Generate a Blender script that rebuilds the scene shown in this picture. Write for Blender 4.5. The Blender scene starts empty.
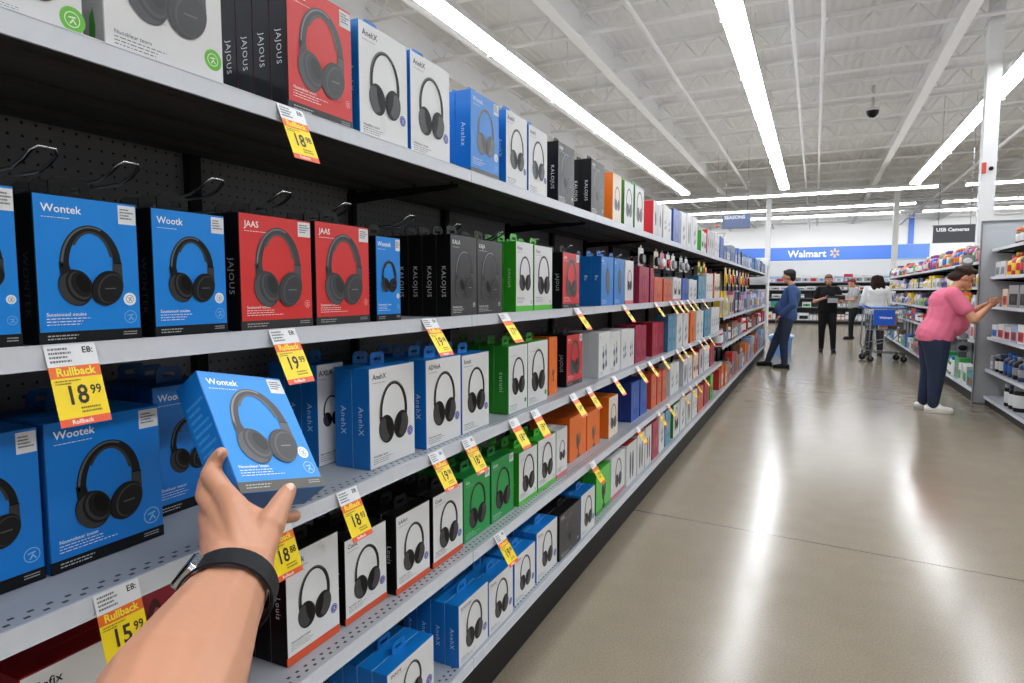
import bpy, bmesh, math, random
from mathutils import Vector, Matrix, Euler

rnd = random.Random(11)
COL = bpy.context.scene.collection
PI = math.pi

# ------------------------------------------------------------------ camera
F = 635.0
PSI, PIT, CAMH = math.radians(25.43), math.radians(4.55), 1.38
sP, cP, sY, cY = math.sin(PIT), math.cos(PIT), math.sin(PSI), math.cos(PSI)
FWD = Vector((-sY * cP, cY * cP, -sP))
UPV = Vector((-sY * sP, cY * sP, cP))
RGT = Vector((cY, sY, 0))
EYE = Vector((0, 0, CAMH))


def at(px, py, depth):
    """The point of the place seen at a measured spot of the photograph, at a depth in metres."""
    return EYE + (FWD + RGT * ((px - 512) / F) + UPV * ((341.5 - py) / F)) * depth


def y_on(px, X, z):
    u = (px - 512) / F
    den = sY - u * cY * cP
    return (-X * cY - u * X * sY * cP - u * (z - CAMH) * sP) / den


def z_on(py, X, y):
    v = (341.5 - py) / F
    a = -sY * X + cY * y
    return CAMH + a * (v * cP - sP) / (cP + v * sP)


cam = bpy.data.cameras.new('camera')
cam.sensor_width = 36.0
cam.lens = F / 1024 * 36.0
cam.clip_start = 0.02
co = bpy.data.objects.new('camera', cam)
COL.objects.link(co)
co.location = EYE
co.rotation_euler = (PI / 2 - PIT, 0, PSI)
bpy.context.scene.camera = co

# ------------------------------------------------------------------ materials
MATS = {}


def lin(c):
    if isinstance(c, str):
        c = [int(c[i:i + 2], 16) / 255 for i in (0, 2, 4)]
        return tuple(x / 12.92 if x <= .04045 else ((x + .055) / 1.055) ** 2.4 for x in c)
    return tuple(c)


def mat(color, rough=.5, metal=0., emit=0., var=.06, scale=40., bump=0., sss=0., coat=0.):
    key = (color, rough, metal, emit, var, scale, bump, sss, coat)
    if key in MATS:
        return MATS[key]
    m = bpy.data.materials.new('surface_%03d' % len(MATS))
    MATS[key] = m
    m.use_nodes = True
    nt = m.node_tree
    b = nt.nodes['Principled BSDF']
    c = lin(color)
    b.inputs['Roughness'].default_value = rough
    b.inputs['Metallic'].default_value = metal
    if emit:
        b.inputs['Base Color'].default_value = (*c, 1)
        b.inputs['Emission Color'].default_value = (*c, 1)
        b.inputs['Emission Strength'].default_value = emit
        return m
    if max(c) < .02:
        b.inputs['Specular IOR Level'].default_value = .18
    if coat:
        b.inputs['Coat Weight'].default_value = coat
        b.inputs['Coat Roughness'].default_value = .12
    if sss:
        b.inputs['Subsurface Weight'].default_value = sss
        b.inputs['Subsurface Radius'].default_value = (.9, .35, .2)
        b.inputs['Subsurface Scale'].default_value = .008
    tc = nt.nodes.new('ShaderNodeTexCoord')
    n = nt.nodes.new('ShaderNodeTexNoise')
    n.inputs['Scale'].default_value = scale
    n.inputs['Detail'].default_value = 3
    nt.links.new(tc.outputs['Object'], n.inputs['Vector'])
    r = nt.nodes.new('ShaderNodeMapRange')
    r.inputs['To Min'].default_value = 1 - var
    r.inputs['To Max'].default_value = 1 + var
    nt.links.new(n.outputs['Fac'], r.inputs['Value'])
    mx = nt.nodes.new('ShaderNodeVectorMath')
    mx.operation = 'SCALE'
    mx.inputs[0].default_value = c
    nt.links.new(r.outputs['Result'], mx.inputs['Scale'])
    nt.links.new(mx.outputs['Vector'], b.inputs['Base Color'])
    if bump:
        bp = nt.nodes.new('ShaderNodeBump')
        bp.inputs['Strength'].default_value = bump
        bp.inputs['Distance'].default_value = .002
        nt.links.new(n.outputs['Fac'], bp.inputs['Height'])
        nt.links.new(bp.outputs['Normal'], b.inputs['Normal'])
    return m


def nodes_mat(name, build):
    m = bpy.data.materials.new(name)
    m.use_nodes = True
    nt = m.node_tree

    def N(t, **kw):
        n = nt.nodes.new(t)
        for k, v in kw.items():
            if k in ('operation', 'data_type', 'blend_type', 'wave_type', 'bands_direction', 'feature'):
                setattr(n, k, v)
        return n

    def L(a, b):
        nt.links.new(a, b)

    def M(op, a, b=None):
        n = N('ShaderNodeMath', operation=op)
        for i, x in enumerate((a, b)):
            if x is None:
                continue
            if isinstance(x, (int, float)):
                n.inputs[i].default_value = x
            else:
                L(x, n.inputs[i])
        return n.outputs[0]
    build(nt, nt.nodes['Principled BSDF'], N, L, M)
    return m


def mixc(N, L, fac, a, b):
    n = N('ShaderNodeMix', data_type='RGBA')
    L(fac, n.inputs[0])
    for i, x in ((6, a), (7, b)):
        if isinstance(x, tuple):
            n.inputs[i].default_value = (*x, 1)
        else:
            L(x, n.inputs[i])
    return n.outputs[2]


def _peg(nt, b, N, L, M):
    tc = N('ShaderNodeTexCoord')
    s = N('ShaderNodeSeparateXYZ')
    L(tc.outputs['Object'], s.inputs[0])
    gy = M('SUBTRACT', M('FRACT', M('DIVIDE', s.outputs['Y'], .0262)), .5)
    gz = M('SUBTRACT', M('FRACT', M('DIVIDE', s.outputs['Z'], .0262)), .5)
    d = M('ADD', M('MULTIPLY', gy, gy), M('MULTIPLY', gz, gz))
    hole = M('LESS_THAN', d, .012)
    L(mixc(N, L, hole, lin('86868a'), lin('0a0a0a')), b.inputs['Base Color'])
    b.inputs['Roughness'].default_value = .55


PEG = nodes_mat('pegboard_steel', _peg)


def _deck(nt, b, N, L, M):
    # light steel with two staggered rows of slots near the front edge (object x runs to the front edge at 0)
    tc = N('ShaderNodeTexCoord')
    s = N('ShaderNodeSeparateXYZ')
    L(tc.outputs['Object'], s.inputs[0])
    masks = []
    for x0, ph in ((-.024, 0.), (-.040, .5)):
        inx = M('LESS_THAN', M('ABSOLUTE', M('SUBTRACT', s.outputs['X'], x0)), .0033)
        fy = M('ABSOLUTE', M('SUBTRACT', M('FRACT', M('ADD', M('DIVIDE', s.outputs['Y'], .0255), ph)), .5))
        iny = M('LESS_THAN', fy, .17)
        masks.append(M('MULTIPLY', inx, iny))
    k = M('MAXIMUM', masks[0], masks[1])
    n = N('ShaderNodeTexNoise')
    n.inputs['Scale'].default_value = 9
    L(tc.outputs['Object'], n.inputs['Vector'])
    base = mixc(N, L, n.outputs['Fac'], lin('aab0b8'), lin('bcc2c9'))
    L(mixc(N, L, k, base, lin('202225')), b.inputs['Base Color'])
    b.inputs['Roughness'].default_value = .42


DECK = nodes_mat('shelf_deck_steel', _deck)


def _floor(nt, b, N, L, M):
    tc = N('ShaderNodeTexCoord')
    s = N('ShaderNodeSeparateXYZ')
    L(tc.outputs['Object'], s.inputs[0])
    n1 = N('ShaderNodeTexNoise'); n1.inputs['Scale'].default_value = .7; n1.inputs['Detail'].default_value = 6
    n2 = N('ShaderNodeTexNoise'); n2.inputs['Scale'].default_value = 140; n2.inputs['Detail'].default_value = 4
    n3 = N('ShaderNodeTexNoise'); n3.inputs['Scale'].default_value = 6; n3.inputs['Detail'].default_value = 6
    for n in (n1, n2, n3):
        L(tc.outputs['Object'], n.inputs['Vector'])
    c1 = mixc(N, L, n1.outputs['Fac'], lin('7c7262'), lin('8d8372'))
    r2 = N('ShaderNodeMapRange')
    r2.inputs['From Min'].default_value = .35; r2.inputs['From Max'].default_value = .65
    r2.inputs['To Min'].default_value = .84; r2.inputs['To Max'].default_value = 1.12
    L(n2.outputs['Fac'], r2.inputs['Value'])
    r3 = N('ShaderNodeMapRange'); r3.inputs['To Min'].default_value = .9; r3.inputs['To Max'].default_value = 1.08
    L(n3.outputs['Fac'], r3.inputs['Value'])
    v = N('ShaderNodeVectorMath', operation='SCALE')
    L(c1, v.inputs[0]); L(M('MULTIPLY', r2.outputs['Result'], r3.outputs['Result']), v.inputs['Scale'])
    # one saw-cut joint running slightly askew across the aisle
    fy = M('ABSOLUTE', M('ADD', M('SUBTRACT', s.outputs['Y'], 3.866 - .947 * .0897), M('MULTIPLY', s.outputs['X'], .0897)))
    j = M('LESS_THAN', fy, .0042)
    L(mixc(N, L, j, v.outputs['Vector'], lin('3d3932')), b.inputs['Base Color'])
    rr = N('ShaderNodeMapRange'); rr.inputs['To Min'].default_value = .13; rr.inputs['To Max'].default_value = .26
    L(n3.outputs['Fac'], rr.inputs['Value']); L(rr.outputs['Result'], b.inputs['Roughness'])
    b.inputs['Specular IOR Level'].default_value = .24
    bp = N('ShaderNodeBump'); bp.inputs['Strength'].default_value = .04; bp.inputs['Distance'].default_value = .01
    L(n1.outputs['Fac'], bp.inputs['Height']); L(bp.outputs['Normal'], b.inputs['Normal'])


FLOOR = nodes_mat('polished_concrete', _floor)


def _ceil(nt, b, N, L, M):
    tc = N('ShaderNodeTexCoord')
    w = N('ShaderNodeTexWave', wave_type='BANDS', bands_direction='X')
    w.inputs['Scale'].default_value = 2.2
    n = N('ShaderNodeTexNoise'); n.inputs['Scale'].default_value = .8
    L(tc.outputs['Object'], w.inputs['Vector']); L(tc.outputs['Object'], n.inputs['Vector'])
    c = mixc(N, L, n.outputs['Fac'], lin('cfcfce'), lin('e6e6e5'))
    L(c, b.inputs['Base Color'])
    b.inputs['Roughness'].default_value = .7
    bp = N('ShaderNodeBump'); bp.inputs['Strength'].default_value = .35; bp.inputs['Distance'].default_value = .04
    L(w.outputs['Fac'], bp.inputs['Height']); L(bp.outputs['Normal'], b.inputs['Normal'])


CEIL = nodes_mat('painted_roof_deck', _ceil)

WHITE_STEEL = mat('d6d9de', .35)
DARK = mat('1b1b1c', .5)
BLACKP = mat('121213', .45)
CHROME = mat('b9bcc0', .22, 1.)
GREY_STEEL = mat('8d9093', .45)
LIGHT = mat('f6faff', .5, 0, 22.5)
WALLW = mat('e9eaea', .7, var=.02, scale=2)
BEAMW = mat('e6e6e5', .6, var=.03, scale=3)

# ------------------------------------------------------------------ mesh tools


class MB:
    def __init__(s):
        s.v, s.f, s.m, s.sm = [], [], [], []

    def face(s, pts, mi=0, sm=False):
        b = len(s.v)
        s.v.extend(tuple(p) for p in pts)
        s.f.append(tuple(range(b, b + len(pts))))
        s.m.append(mi); s.sm.append(sm)

    def box(s, x0, x1, y0, y1, z0, z1, mi=0, M=None):
        P = [(x, y, z) for x in (x0, x1) for y in (y0, y1) for z in (z0, z1)]
        if M is not None:
            P = [tuple(M @ Vector(p)) for p in P]
        b = len(s.v)
        s.v.extend(P)
        for f in ((0, 1, 3, 2), (4, 6, 7, 5), (0, 4, 5, 1), (2, 3, 7, 6), (0, 2, 6, 4), (1, 5, 7, 3)):
            s.f.append(tuple(b + i for i in f)); s.m.append(mi); s.sm.append(False)

    def grid(s, rings, mi=0, caps=True, closed=True, sm=True):
        b = len(s.v); n = len(rings[0])
        for r in rings:
            s.v.extend(tuple(p) for p in r)
        for i in range(len(rings) - 1):
            for j in range(n if closed else n - 1):
                k = (j + 1) % n
                s.f.append((b + i * n + j, b + i * n + k, b + (i + 1) * n + k, b + (i + 1) * n + j)); s.m.append(mi); s.sm.append(sm)
        if caps:
            s.f.append(tuple(b + j for j in range(n - 1, -1, -1))); s.m.append(mi); s.sm.append(False)
            s.f.append(tuple(b + (len(rings) - 1) * n + j for j in range(n))); s.m.append(mi); s.sm.append(False)

    def lathe(s, prof, n=16, mi=0, o=(0, 0, 0)):
        s.grid([[(o[0] + r * math.cos(2 * PI * j / n), o[1] + r * math.sin(2 * PI * j / n), o[2] + z) for j in range(n)] for r, z in prof], mi)

    def tube(s, path, r, n=8, mi=0, closed=False):
        path = [Vector(p) for p in path]
        rings = []
        up = None
        for i, p in enumerate(path):
            if closed:
                d = path[(i + 1) % len(path)] - path[i - 1]
            else:
                d = path[min(i + 1, len(path) - 1)] - path[max(i - 1, 0)]
            d.normalize()
            if up is None:
                up = Vector((0, 0, 1)) if abs(d.z) < .9 else Vector((1, 0, 0))
            a = up - d * up.dot(d)
            a.normalize(); up = a
            c = d.cross(a)
            rr = r[i] if isinstance(r, (list, tuple)) else r
            rings.append([p + (a * math.cos(2 * PI * j / n) + c * math.sin(2 * PI * j / n)) * rr for j in range(n)])
        if closed:
            rings.append(rings[0])
        s.grid(rings, mi, caps=not closed)

    def mesh(s, mats, name='mesh'):
        me = bpy.data.meshes.new(name)
        me.from_pydata(s.v, [], s.f)
        for m in (mats if isinstance(mats, (list, tuple)) else [mats]):
            me.materials.append(m)
        me.polygons.foreach_set('material_index', s.m)
        me.polygons.foreach_set('use_smooth', s.sm)
        me.update()
        return me


def add(name, me, parent=None, loc=(0, 0, 0), rot=(0, 0, 0), scale=(1, 1, 1), label=None):
    o = bpy.data.objects.new(name, me)
    COL.objects.link(o)
    o.parent = parent
    o.location = loc; o.rotation_euler = rot; o.scale = scale
    if label:
        o['label'] = label
    return o


USED = set()


def tag(o, label, cat, group=None):
    if label in USED:
        print('DUPLICATE LABEL', label)
    n = len(label.split())
    if n > 16 or n < 4:
        print('LABEL LENGTH', n, label)
    USED.add(label)
    o['label'] = label; o['category'] = cat
    if group:
        o['group'] = group
    return o


def thing(name, label, cat, loc=(0, 0, 0), rot=(0, 0, 0), group=None):
    o = bpy.data.objects.new(name, None)
    o.empty_display_size = .05
    COL.objects.link(o)
    o.location = loc; o.rotation_euler = rot
    return tag(o, label, cat, group)


def struct(name, me, loc=(0, 0, 0)):
    o = add(name, me, None, loc)
    o['kind'] = 'structure'
    return o


ORD = ['', 'first', 'second', 'third', 'fourth', 'fifth', 'sixth', 'seventh', 'eighth', 'ninth', 'tenth', 'eleventh', 'twelfth', 'thirteenth', 'fourteenth',
       'fifteenth', 'sixteenth', 'seventeenth', 'eighteenth', 'nineteenth', 'twentieth', 'twenty-first', 'twenty-second', 'twenty-third', 'twenty-fourth', 'twenty-fifth',
       'twenty-sixth', 'twenty-seventh', 'twenty-eighth', 'twenty-ninth', 'thirtieth', 'thirty-first', 'thirty-second', 'thirty-third', 'thirty-fourth', 'thirty-fifth']
COUNT = {}


def nth(*key):
    COUNT[key] = COUNT.get(key, 0) + 1
    return ORD[COUNT[key]]


# ------------------------------------------------------------------ lettering
TXT = {}
FRONT = Matrix(((0, 0, 1), (1, 0, 0), (0, 1, 0))).to_euler()      # lettering on a +X face
SPINE = Matrix(((0, 1, 0), (0, 0, -1), (-1, 0, 0))).to_euler()    # top-to-bottom lettering on a -Y face


def text_mesh(txt, m, bold=0., spacing=1., align='LEFT'):
    key = (txt, m.name, bold, spacing, align)
    if key in TXT:
        return TXT[key]
    c = bpy.data.curves.new('lettering', 'FONT')
    c.body = txt
    c.size = 1
    c.resolution_u = 2
    c.offset = bold
    c.space_character = spacing
    c.align_x = align
    o = bpy.data.objects.new('lettering_tmp', c)
    COL.objects.link(o)
    bpy.context.view_layer.update()
    me = bpy.data.meshes.new_from_object(o.evaluated_get(bpy.context.evaluated_depsgraph_get()))
    bpy.data.objects.remove(o)
    bpy.data.curves.remove(c)
    me.materials.clear()
    me.materials.append(m)
    TXT[key] = me
    return me


def lettering(name, txt, m, parent, loc, size, rot=None, bold=0., spacing=1., align='LEFT', squeeze=1.):
    return add(name, text_mesh(txt, m, bold, spacing, align), parent, loc, FRONT if rot is None else rot, (size * squeeze, size, 1))


# ------------------------------------------------------------------ setting: floor, walls, roof
XL, XR, YB, YF, ZC = -17., 19., -9., 44., 5.9
m = MB(); m.box(XL, XR, YB, YF, -.2, 0); struct('floor', m.mesh(FLOOR))
m = MB(); m.box(XL, XR, YB, YF, ZC, ZC + .2); struct('ceiling', m.mesh(CEIL))
m = MB(); m.box(XL, XR, YF, YF + .2, 3.25, ZC); m.box(XL, XR, YF, YF + .2, 0, 3.25, 1)
struct('wall_back', m.mesh([WALLW, mat('bfc2c5', .7, var=.02, scale=2)]))
m = MB(); m.box(XL, XR, YB - .2, YB, 0, ZC); struct('wall_front', m.mesh(WALLW))
m = MB(); m.box(XL - .2, XL, YB, YF, 0, ZC); struct('wall_left', m.mesh(WALLW))
m = MB(); m.box(XR, XR + .2, YB, YF, 0, ZC); struct('wall_right', m.mesh(WALLW))
# bar joists across the aisle, girders along it
jm = MB()
jm.box(XL, XR, -.045, .045, .34, .40); jm.box(XL, XR, -.045, -.012, 0, .035); jm.box(XL, XR, .012, .045, 0, .035)
k = 0
x = XL
while x < XR - .3:
    a, b = Vector((x, 0, .02)), Vector((x + .3, 0, .36))
    jm.tube([a, b], .011, 5); jm.tube([b, Vector((x + .6, 0, .02))], .011, 5)
    x += .6
JM = jm.mesh(BEAMW)
y = -7.
while y < 43:
    struct('ceiling_beam', JM, (0, y, ZC - .40)); y += 1.9
for gx, w, dz in ((-10.5, .2, .5), (-6.4, .16, .5), (-3.6, .18, .46), (1.9, .18, .46), (6.2, .18, .46), (11., .2, .5)):
    m = MB()
    m.box(gx - w / 2, gx + w / 2, YB, YF, ZC - dz - .03, ZC - dz); m.box(gx - w / 2, gx + w / 2, YB, YF, ZC - .03, ZC)
    m.box(gx - .02, gx + .02, YB, YF, ZC - dz, ZC - .03)
    struct('ceiling_beam', m.mesh(BEAMW))
for gx, r, gz in ((-2.5, .045, 5.36), (-.42, .03, 5.2), (-.02, .035, 5.42), (4.4, .05, 5.3), (-5.1, .05, 5.3)):
    m = MB(); m.tube([(gx, YB, gz), (gx, YF, gz)], r, 8)
    o = add('sprinkler_pipe', m.mesh(BEAMW)); o['kind'] = 'structure'
# columns
for nm, cx, cy, w in (('pillar', 2.38, 12.35, .19), ('pillar', -1.72, 26.9, .19), ('pillar', 2.71, 28.5, .19), ('pillar', 2.6, -4, .26)):
    m = MB(); m.box(cx - w / 2, cx + w / 2, cy - w / 2, cy + w / 2, 0, ZC)
    m.box(cx - w / 2 - .03, cx + w / 2 + .03, cy - w / 2 - .03, cy + w / 2 + .03, ZC - .46, ZC - .40)
    struct(nm, m.mesh(mat('dcdddd', .5, var=.02, scale=2)))

# ------------------------------------------------------------------ strip lights
LZ = 4.78


def strip(x, y, length, along, label, group):
    t = thing('ceiling_light', label, 'ceiling light', (x, y, LZ), (0, 0, 0 if along == 'y' else -PI / 2), group)
    h = length / 2 - .012
    m = MB(); m.box(-.15, .15, -h, h, .0, .09); m.box(-.06, .06, -h, h, .09, .13)
    for sy in (-h * .7, h * .7):
        m.tube([(0, sy, .13), (0, sy, ZC - LZ - .02)], .006, 5)
    add('housing', m.mesh(mat('d9d9d7', .5)), t)
    m = MB()
    m.grid([[(.145 * math.cos(a), yy, -.055 * math.sin(a)) for a in [PI * i / 8 for i in range(9)]] for yy in (-h, h)], 0, caps=True, closed=False)
    m.face([(-.145, -h, 0), (-.145, h, 0), (.145, h, 0), (.145, -h, 0)])
    add('diffuser', m.mesh(LIGHT), t)
    m = MB()
    for sy in (-h, h):
        m.box(-.152, .152, sy - .012, sy + .012, -.058, .092)
    for sy in (-1, 1):
        add('end_cap', _endcap(), t, (0, sy * h, 0))


EC = []


def _endcap():
    if not EC:
        m = MB(); m.box(-.152, .152, -.010, .010, -.058, .092)
        EC.append(m.mesh(mat('e3e3e1', .5)))
    return EC[0]


ROWS = (('over the shelving run', -4.2, 23.0), ('over the middle of the aisle', -1.03, 23.2), ('beside the white pillar', 2.74, 23.8),
        ('high over the far right aisle', 7.2, 21.5), ('high behind the shelving run', -8.2, 21.5))
for nm, gx, yend in ROWS:
    L_ = 2.44
    k = 0
    yy = yend - L_ / 2
    while yy > -7:
        k += 1
        strip(gx, yy, L_, 'y', 'white strip light %s, %s from the far end' % (nm, ORD[k]), 'strip lights running along the aisle')
        yy -= L_
for r, (yy, xa, xb, xc, xd) in enumerate(((24.8, -8.6, 3.5, 4.2, 13.5), (29.2, -8.6, 3.42, 4.25, 13.5), (32.2, -8.6, 3.2, 4.0, 13.5))):
    for seg, (p, q) in enumerate(((xa, xb), (xc, xd))):
        n = max(1, round((q - p) / 2.6))
        for i in range(n):
            l = (q - p) / n
            strip(p + l * (i + .5), yy, l, 'x', '%s white strip light of the %s %s row across the far end' % (ORD[i + 1], ORD[r + 1], ('long', 'short side')[seg]),
                  'strip lights running across the far end')

# ------------------------------------------------------------------ shelving
XF = -.966
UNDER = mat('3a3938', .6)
LIP = mat('d3d7de', .32)


def shelf_mesh(width, depth, deckmat=DECK, railmat=None):
    # x: 0 is the front edge, runs back to -depth; y: 0..width; top at z = 0
    a = MB()
    a.box(-depth, -.004, 0, width, -.004, 0, 0)
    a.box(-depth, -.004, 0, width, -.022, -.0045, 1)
    for x in (-.10, -.24, -.38):
        if -x < depth:
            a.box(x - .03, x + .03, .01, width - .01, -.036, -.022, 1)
    r = MB()
    r.box(-.004, 0, .002, width - .002, -.032, .003, 0)
    r.box(-.004, .0012, .002, width - .002, .0012, .003, 0)
    r.box(-.004, .0016, .002, width - .002, -.032, -.0295, 0)
    return a.mesh([deckmat, UNDER]), r.mesh(railmat or LIP)


def bracket_mesh(depth):
    m = MB()
    p = [(-depth, 0, -.036), (-.05, 0, -.034), (-.05, 0, -.044), (-depth + .05, 0, -.07), (-depth, 0, -.075)]
    for y in (-.0012, .0012):
        m.face([(a, y, c) for a, b, c in (p if y > 0 else p[::-1])])
    return m.mesh(DARK)


def unit(label, y0, w, xf, facing, shelves, depth, top, base_z, back_mat, nth_group, upright_mat=DARK, extra_last=False, front_upright=False):
    """One shelving section. Local: front edge at x = 0 facing +X, y 0..w."""
    rot = {'+x': 0, '-x': PI, '-y': -PI / 2}[facing]
    loc = {'+x': (xf, y0, 0), '-x': (xf, y0 + w, 0), '-y': (y0, xf, 0)}[facing]
    t = thing('shelving_unit', label, 'shelving', loc, (0, 0, rot), nth_group)
    m = MB(); m.box(-depth - .02, -depth, 0.0, w, .02, top)
    add('back_panel', m.mesh(back_mat), t)
    for yy in ([.61 * q for q in range(int(w / .609))] + ([w] if extra_last else [])):
        m = MB(); m.box(-depth, -depth + .025, max(0, yy - .016), min(w, yy + .016), .02, top)
        add('upright', m.mesh(upright_mat), t)
    m = MB(); m.box(-depth, -.018, .0, w, 0.0, base_z - .05)
    add('kick_plate', m.mesh(mat('1d1d1e', .5)), t)
    sh, rail = shelf_mesh(w, depth, DECK, mat('6a6d70', .45) if facing == '-y' else None)
    bk = bracket_mesh(depth)
    for z in shelves:
        o = add('shelf', sh, t, (0, 0, z))
        add('price_rail', rail, o)
        if z != base_z:
            add('bracket', bk, o, (0, .004, 0)); add('bracket', bk, o, (0, w - .004, 0))
    return t


SEC = 1.22
ZS = [1.746, 1.302, .92, .54, .18]
SN = ['top shelf', 'second shelf', 'third shelf', 'fourth shelf', 'bottom shelf']
RUN1 = [-.70] + [1.74 + SEC * i for i in range(5)]
for i, y0 in enumerate(RUN1):
    unit('headphone shelving section with dark pegboard and white-edged shelves, %s along the near run' % ORD[i + 1], y0, SEC * 2 if i == 0 else SEC, XF, '+x', ZS, .48, 1.98, .18, PEG,
         'sections of the near shelving run', extra_last=i == 5)
Y1 = RUN1[-1] + SEC
ZS2 = [1.75, 1.07, .72, .18]
for i in range(6):
    unit('far shelving section with wide gap under its top shelf, %s along the far run' % ORD[i + 1], Y1 + .004 + SEC * i, SEC, XF, '+x', ZS2, .48, 1.98, .18, PEG,
         'sections of the far shelving run', extra_last=i == 5)
Y2 = Y1 + SEC * 6

# ------------------------------------------------------------------ headphone boxes
KB = '1c1c1e'
HP = {}


def ellipse(cx, cy, rx, ry, rot=0, n=28, a0=0, a1=2 * PI):
    c, s = math.cos(rot), math.sin(rot)
    out = []
    for i in range(n):
        a = a0 + (a1 - a0) * i / (n if a1 - a0 > 6.2 else n - 1)
        x, y = rx * math.cos(a), ry * math.sin(a)
        out.append((cx + x * c - y * s, cy + x * s + y * c))
    return out


def headphone_mesh(kind, cols):
    """Printed picture of a pair of headphones, width about 1, centred: thin inks one above the other."""
    key = (kind, cols)
    if key in HP:
        return HP[key]
    m = MB()

    def poly(pts, z, mi):
        m.face([(z * .0003, x, y) for x, y in pts], mi)

    def arc(cx, cy, ro, ri, a0, a1, z, mi, n=26):
        for i in range(n):
            q = []
            for (rx, ry), t in ((ro, 0), (ro, 1), (ri, 1), (ri, 0)):
                a = a0 + (a1 - a0) * (i + t) / n
                q.append((cx + rx * math.cos(a), cy + ry * math.sin(a)))
            poly(q, z, mi)
    if kind == 'A':       # seen from the front right: left cushion open, right shell closed
        arc(0, .0, (.43, .57), (.31, .475), -.10, PI + .10, 1, 0)
        arc(0, .0, (.32, .485), (.275, .455), .30, PI - .65, 1.5, 1)
        arc(0, .0, (.415, .553), (.385, .53), 1.2, PI + .05, 2, 2)
        poly([(-.44, .04), (-.315, .04), (-.25, -.25), (-.41, -.27)], 2, 0)
        poly([(.30, .06), (.435, .05), (.44, -.24), (.28, -.26)], 2, 1)
        poly([(.303, .065), (.436, .055), (.436, .035), (.303, .045)], 2.5, 3)
        poly(ellipse(-.24, -.31, .215, .265, .45), 3, 0)
        poly(ellipse(-.255, -.325, .19, .24, .45), 3.3, 1)
        poly(ellipse(-.185, -.285, .175, .235, .45), 4, 0)
        poly(ellipse(-.175, -.28, .15, .205, .45), 4.5, 1)
        poly(ellipse(-.155, -.265, .135, .185, .45), 4.8, 0)
        poly(ellipse(-.135, -.25, .085, .135, .45), 5, 3)
        poly(ellipse(.175, -.305, .19, .255, -.5), 5.5, 3)
        poly(ellipse(.215, -.315, .21, .265, -.5), 6, 0)
        poly(ellipse(.245, -.32, .175, .225, -.5), 7, 1)
        poly(ellipse(.255, -.325, .16, .21, -.5), 7.5, 0)
        poly([(.16, -.315), (.32, -.31), (.32, -.325), (.16, -.33)], 8, 2)
    elif kind == 'B':     # slim arch with two cushions meeting in a V
        arc(0, .0, (.43, .56), (.345, .50), -.25, PI + .25, 1, 0)
        arc(0, .0, (.42, .55), (.40, .535), .9, PI + .1, 1.5, 2)
        poly(ellipse(-.222, -.30, .225, .265, .30), 2, 0)
        poly(ellipse(-.285, -.31, .145, .225, .30), 2.5, 1)
        poly(ellipse(-.14, -.27, .085, .22, .30), 3, 3)
        poly(ellipse(.222, -.29, .225, .265, -.30), 3.5, 0)
        poly(ellipse(.285, -.30, .14, .22, -.30), 4, 1)
        poly(ellipse(.14, -.27, .075, .215, -.30), 4.5, 3)
    elif kind == 'mic':   # small desk microphone
        poly(ellipse(-.10, .05, .15, .30, .15), 1, 0)
        poly(ellipse(.16, .10, .10, .26, -.2), 2, 1)
        poly([(-.06, -.2), (.06, -.2), (.05, -.48), (-.05, -.48)], 3, 0)
        poly(ellipse(0, -.5, .2, .07), 4, 0)
    elif kind == 'drop':  # one earcup seen edge on
        poly(ellipse(0, 0, .26, .5, .1), 1, 0)
        poly(ellipse(.04, 0, .16, .38, .1), 2, 1)
        poly([(-.05, .45), (.05, .45), (.03, .75), (-.03, .75)], 1, 0)
    elif kind == 'buds':  # four small earbuds
        for i, (x, y) in enumerate(((-.2, -.05), (.18, .02), (-.18, -.5), (.2, -.42))):
            poly(ellipse(x, y, .11, .14), i + 1, i % 2 + 0)
            poly([(x - .03, y), (x + .03, y), (x + .02, y + .35), (x - .02, y + .35)], i + 1.5, 0)
    elif kind == 'bar':   # upright gadget
        for x in (-.22, .2):
            poly(ellipse(x, 0, .13, .55), 1, 0)
            poly(ellipse(x + .02, .05, .08, .4), 2, 1)
    me = m.mesh([mat(c, .35) for c in cols])
    HP[key] = me
    return me


INK_D = ('1d1d1e', '2e2e30', '5c5c5e', '0b0b0b')
INK_G = ('3c3d40', '505256', '77797d', '2a2a2c')
INK_L = ('4c4c4e', '636366', '8a8a8c', '3a3a3b')
INK_K = ('242426', '38383b', '6b6b6e', '101011')

BLUE, BLUED, RED, WHITE, GREEN, ORANGE = '0082dc', '0a66b2', 'd63232', 'dfe0e0', '1fa33a', 'ee6a1c'
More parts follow.
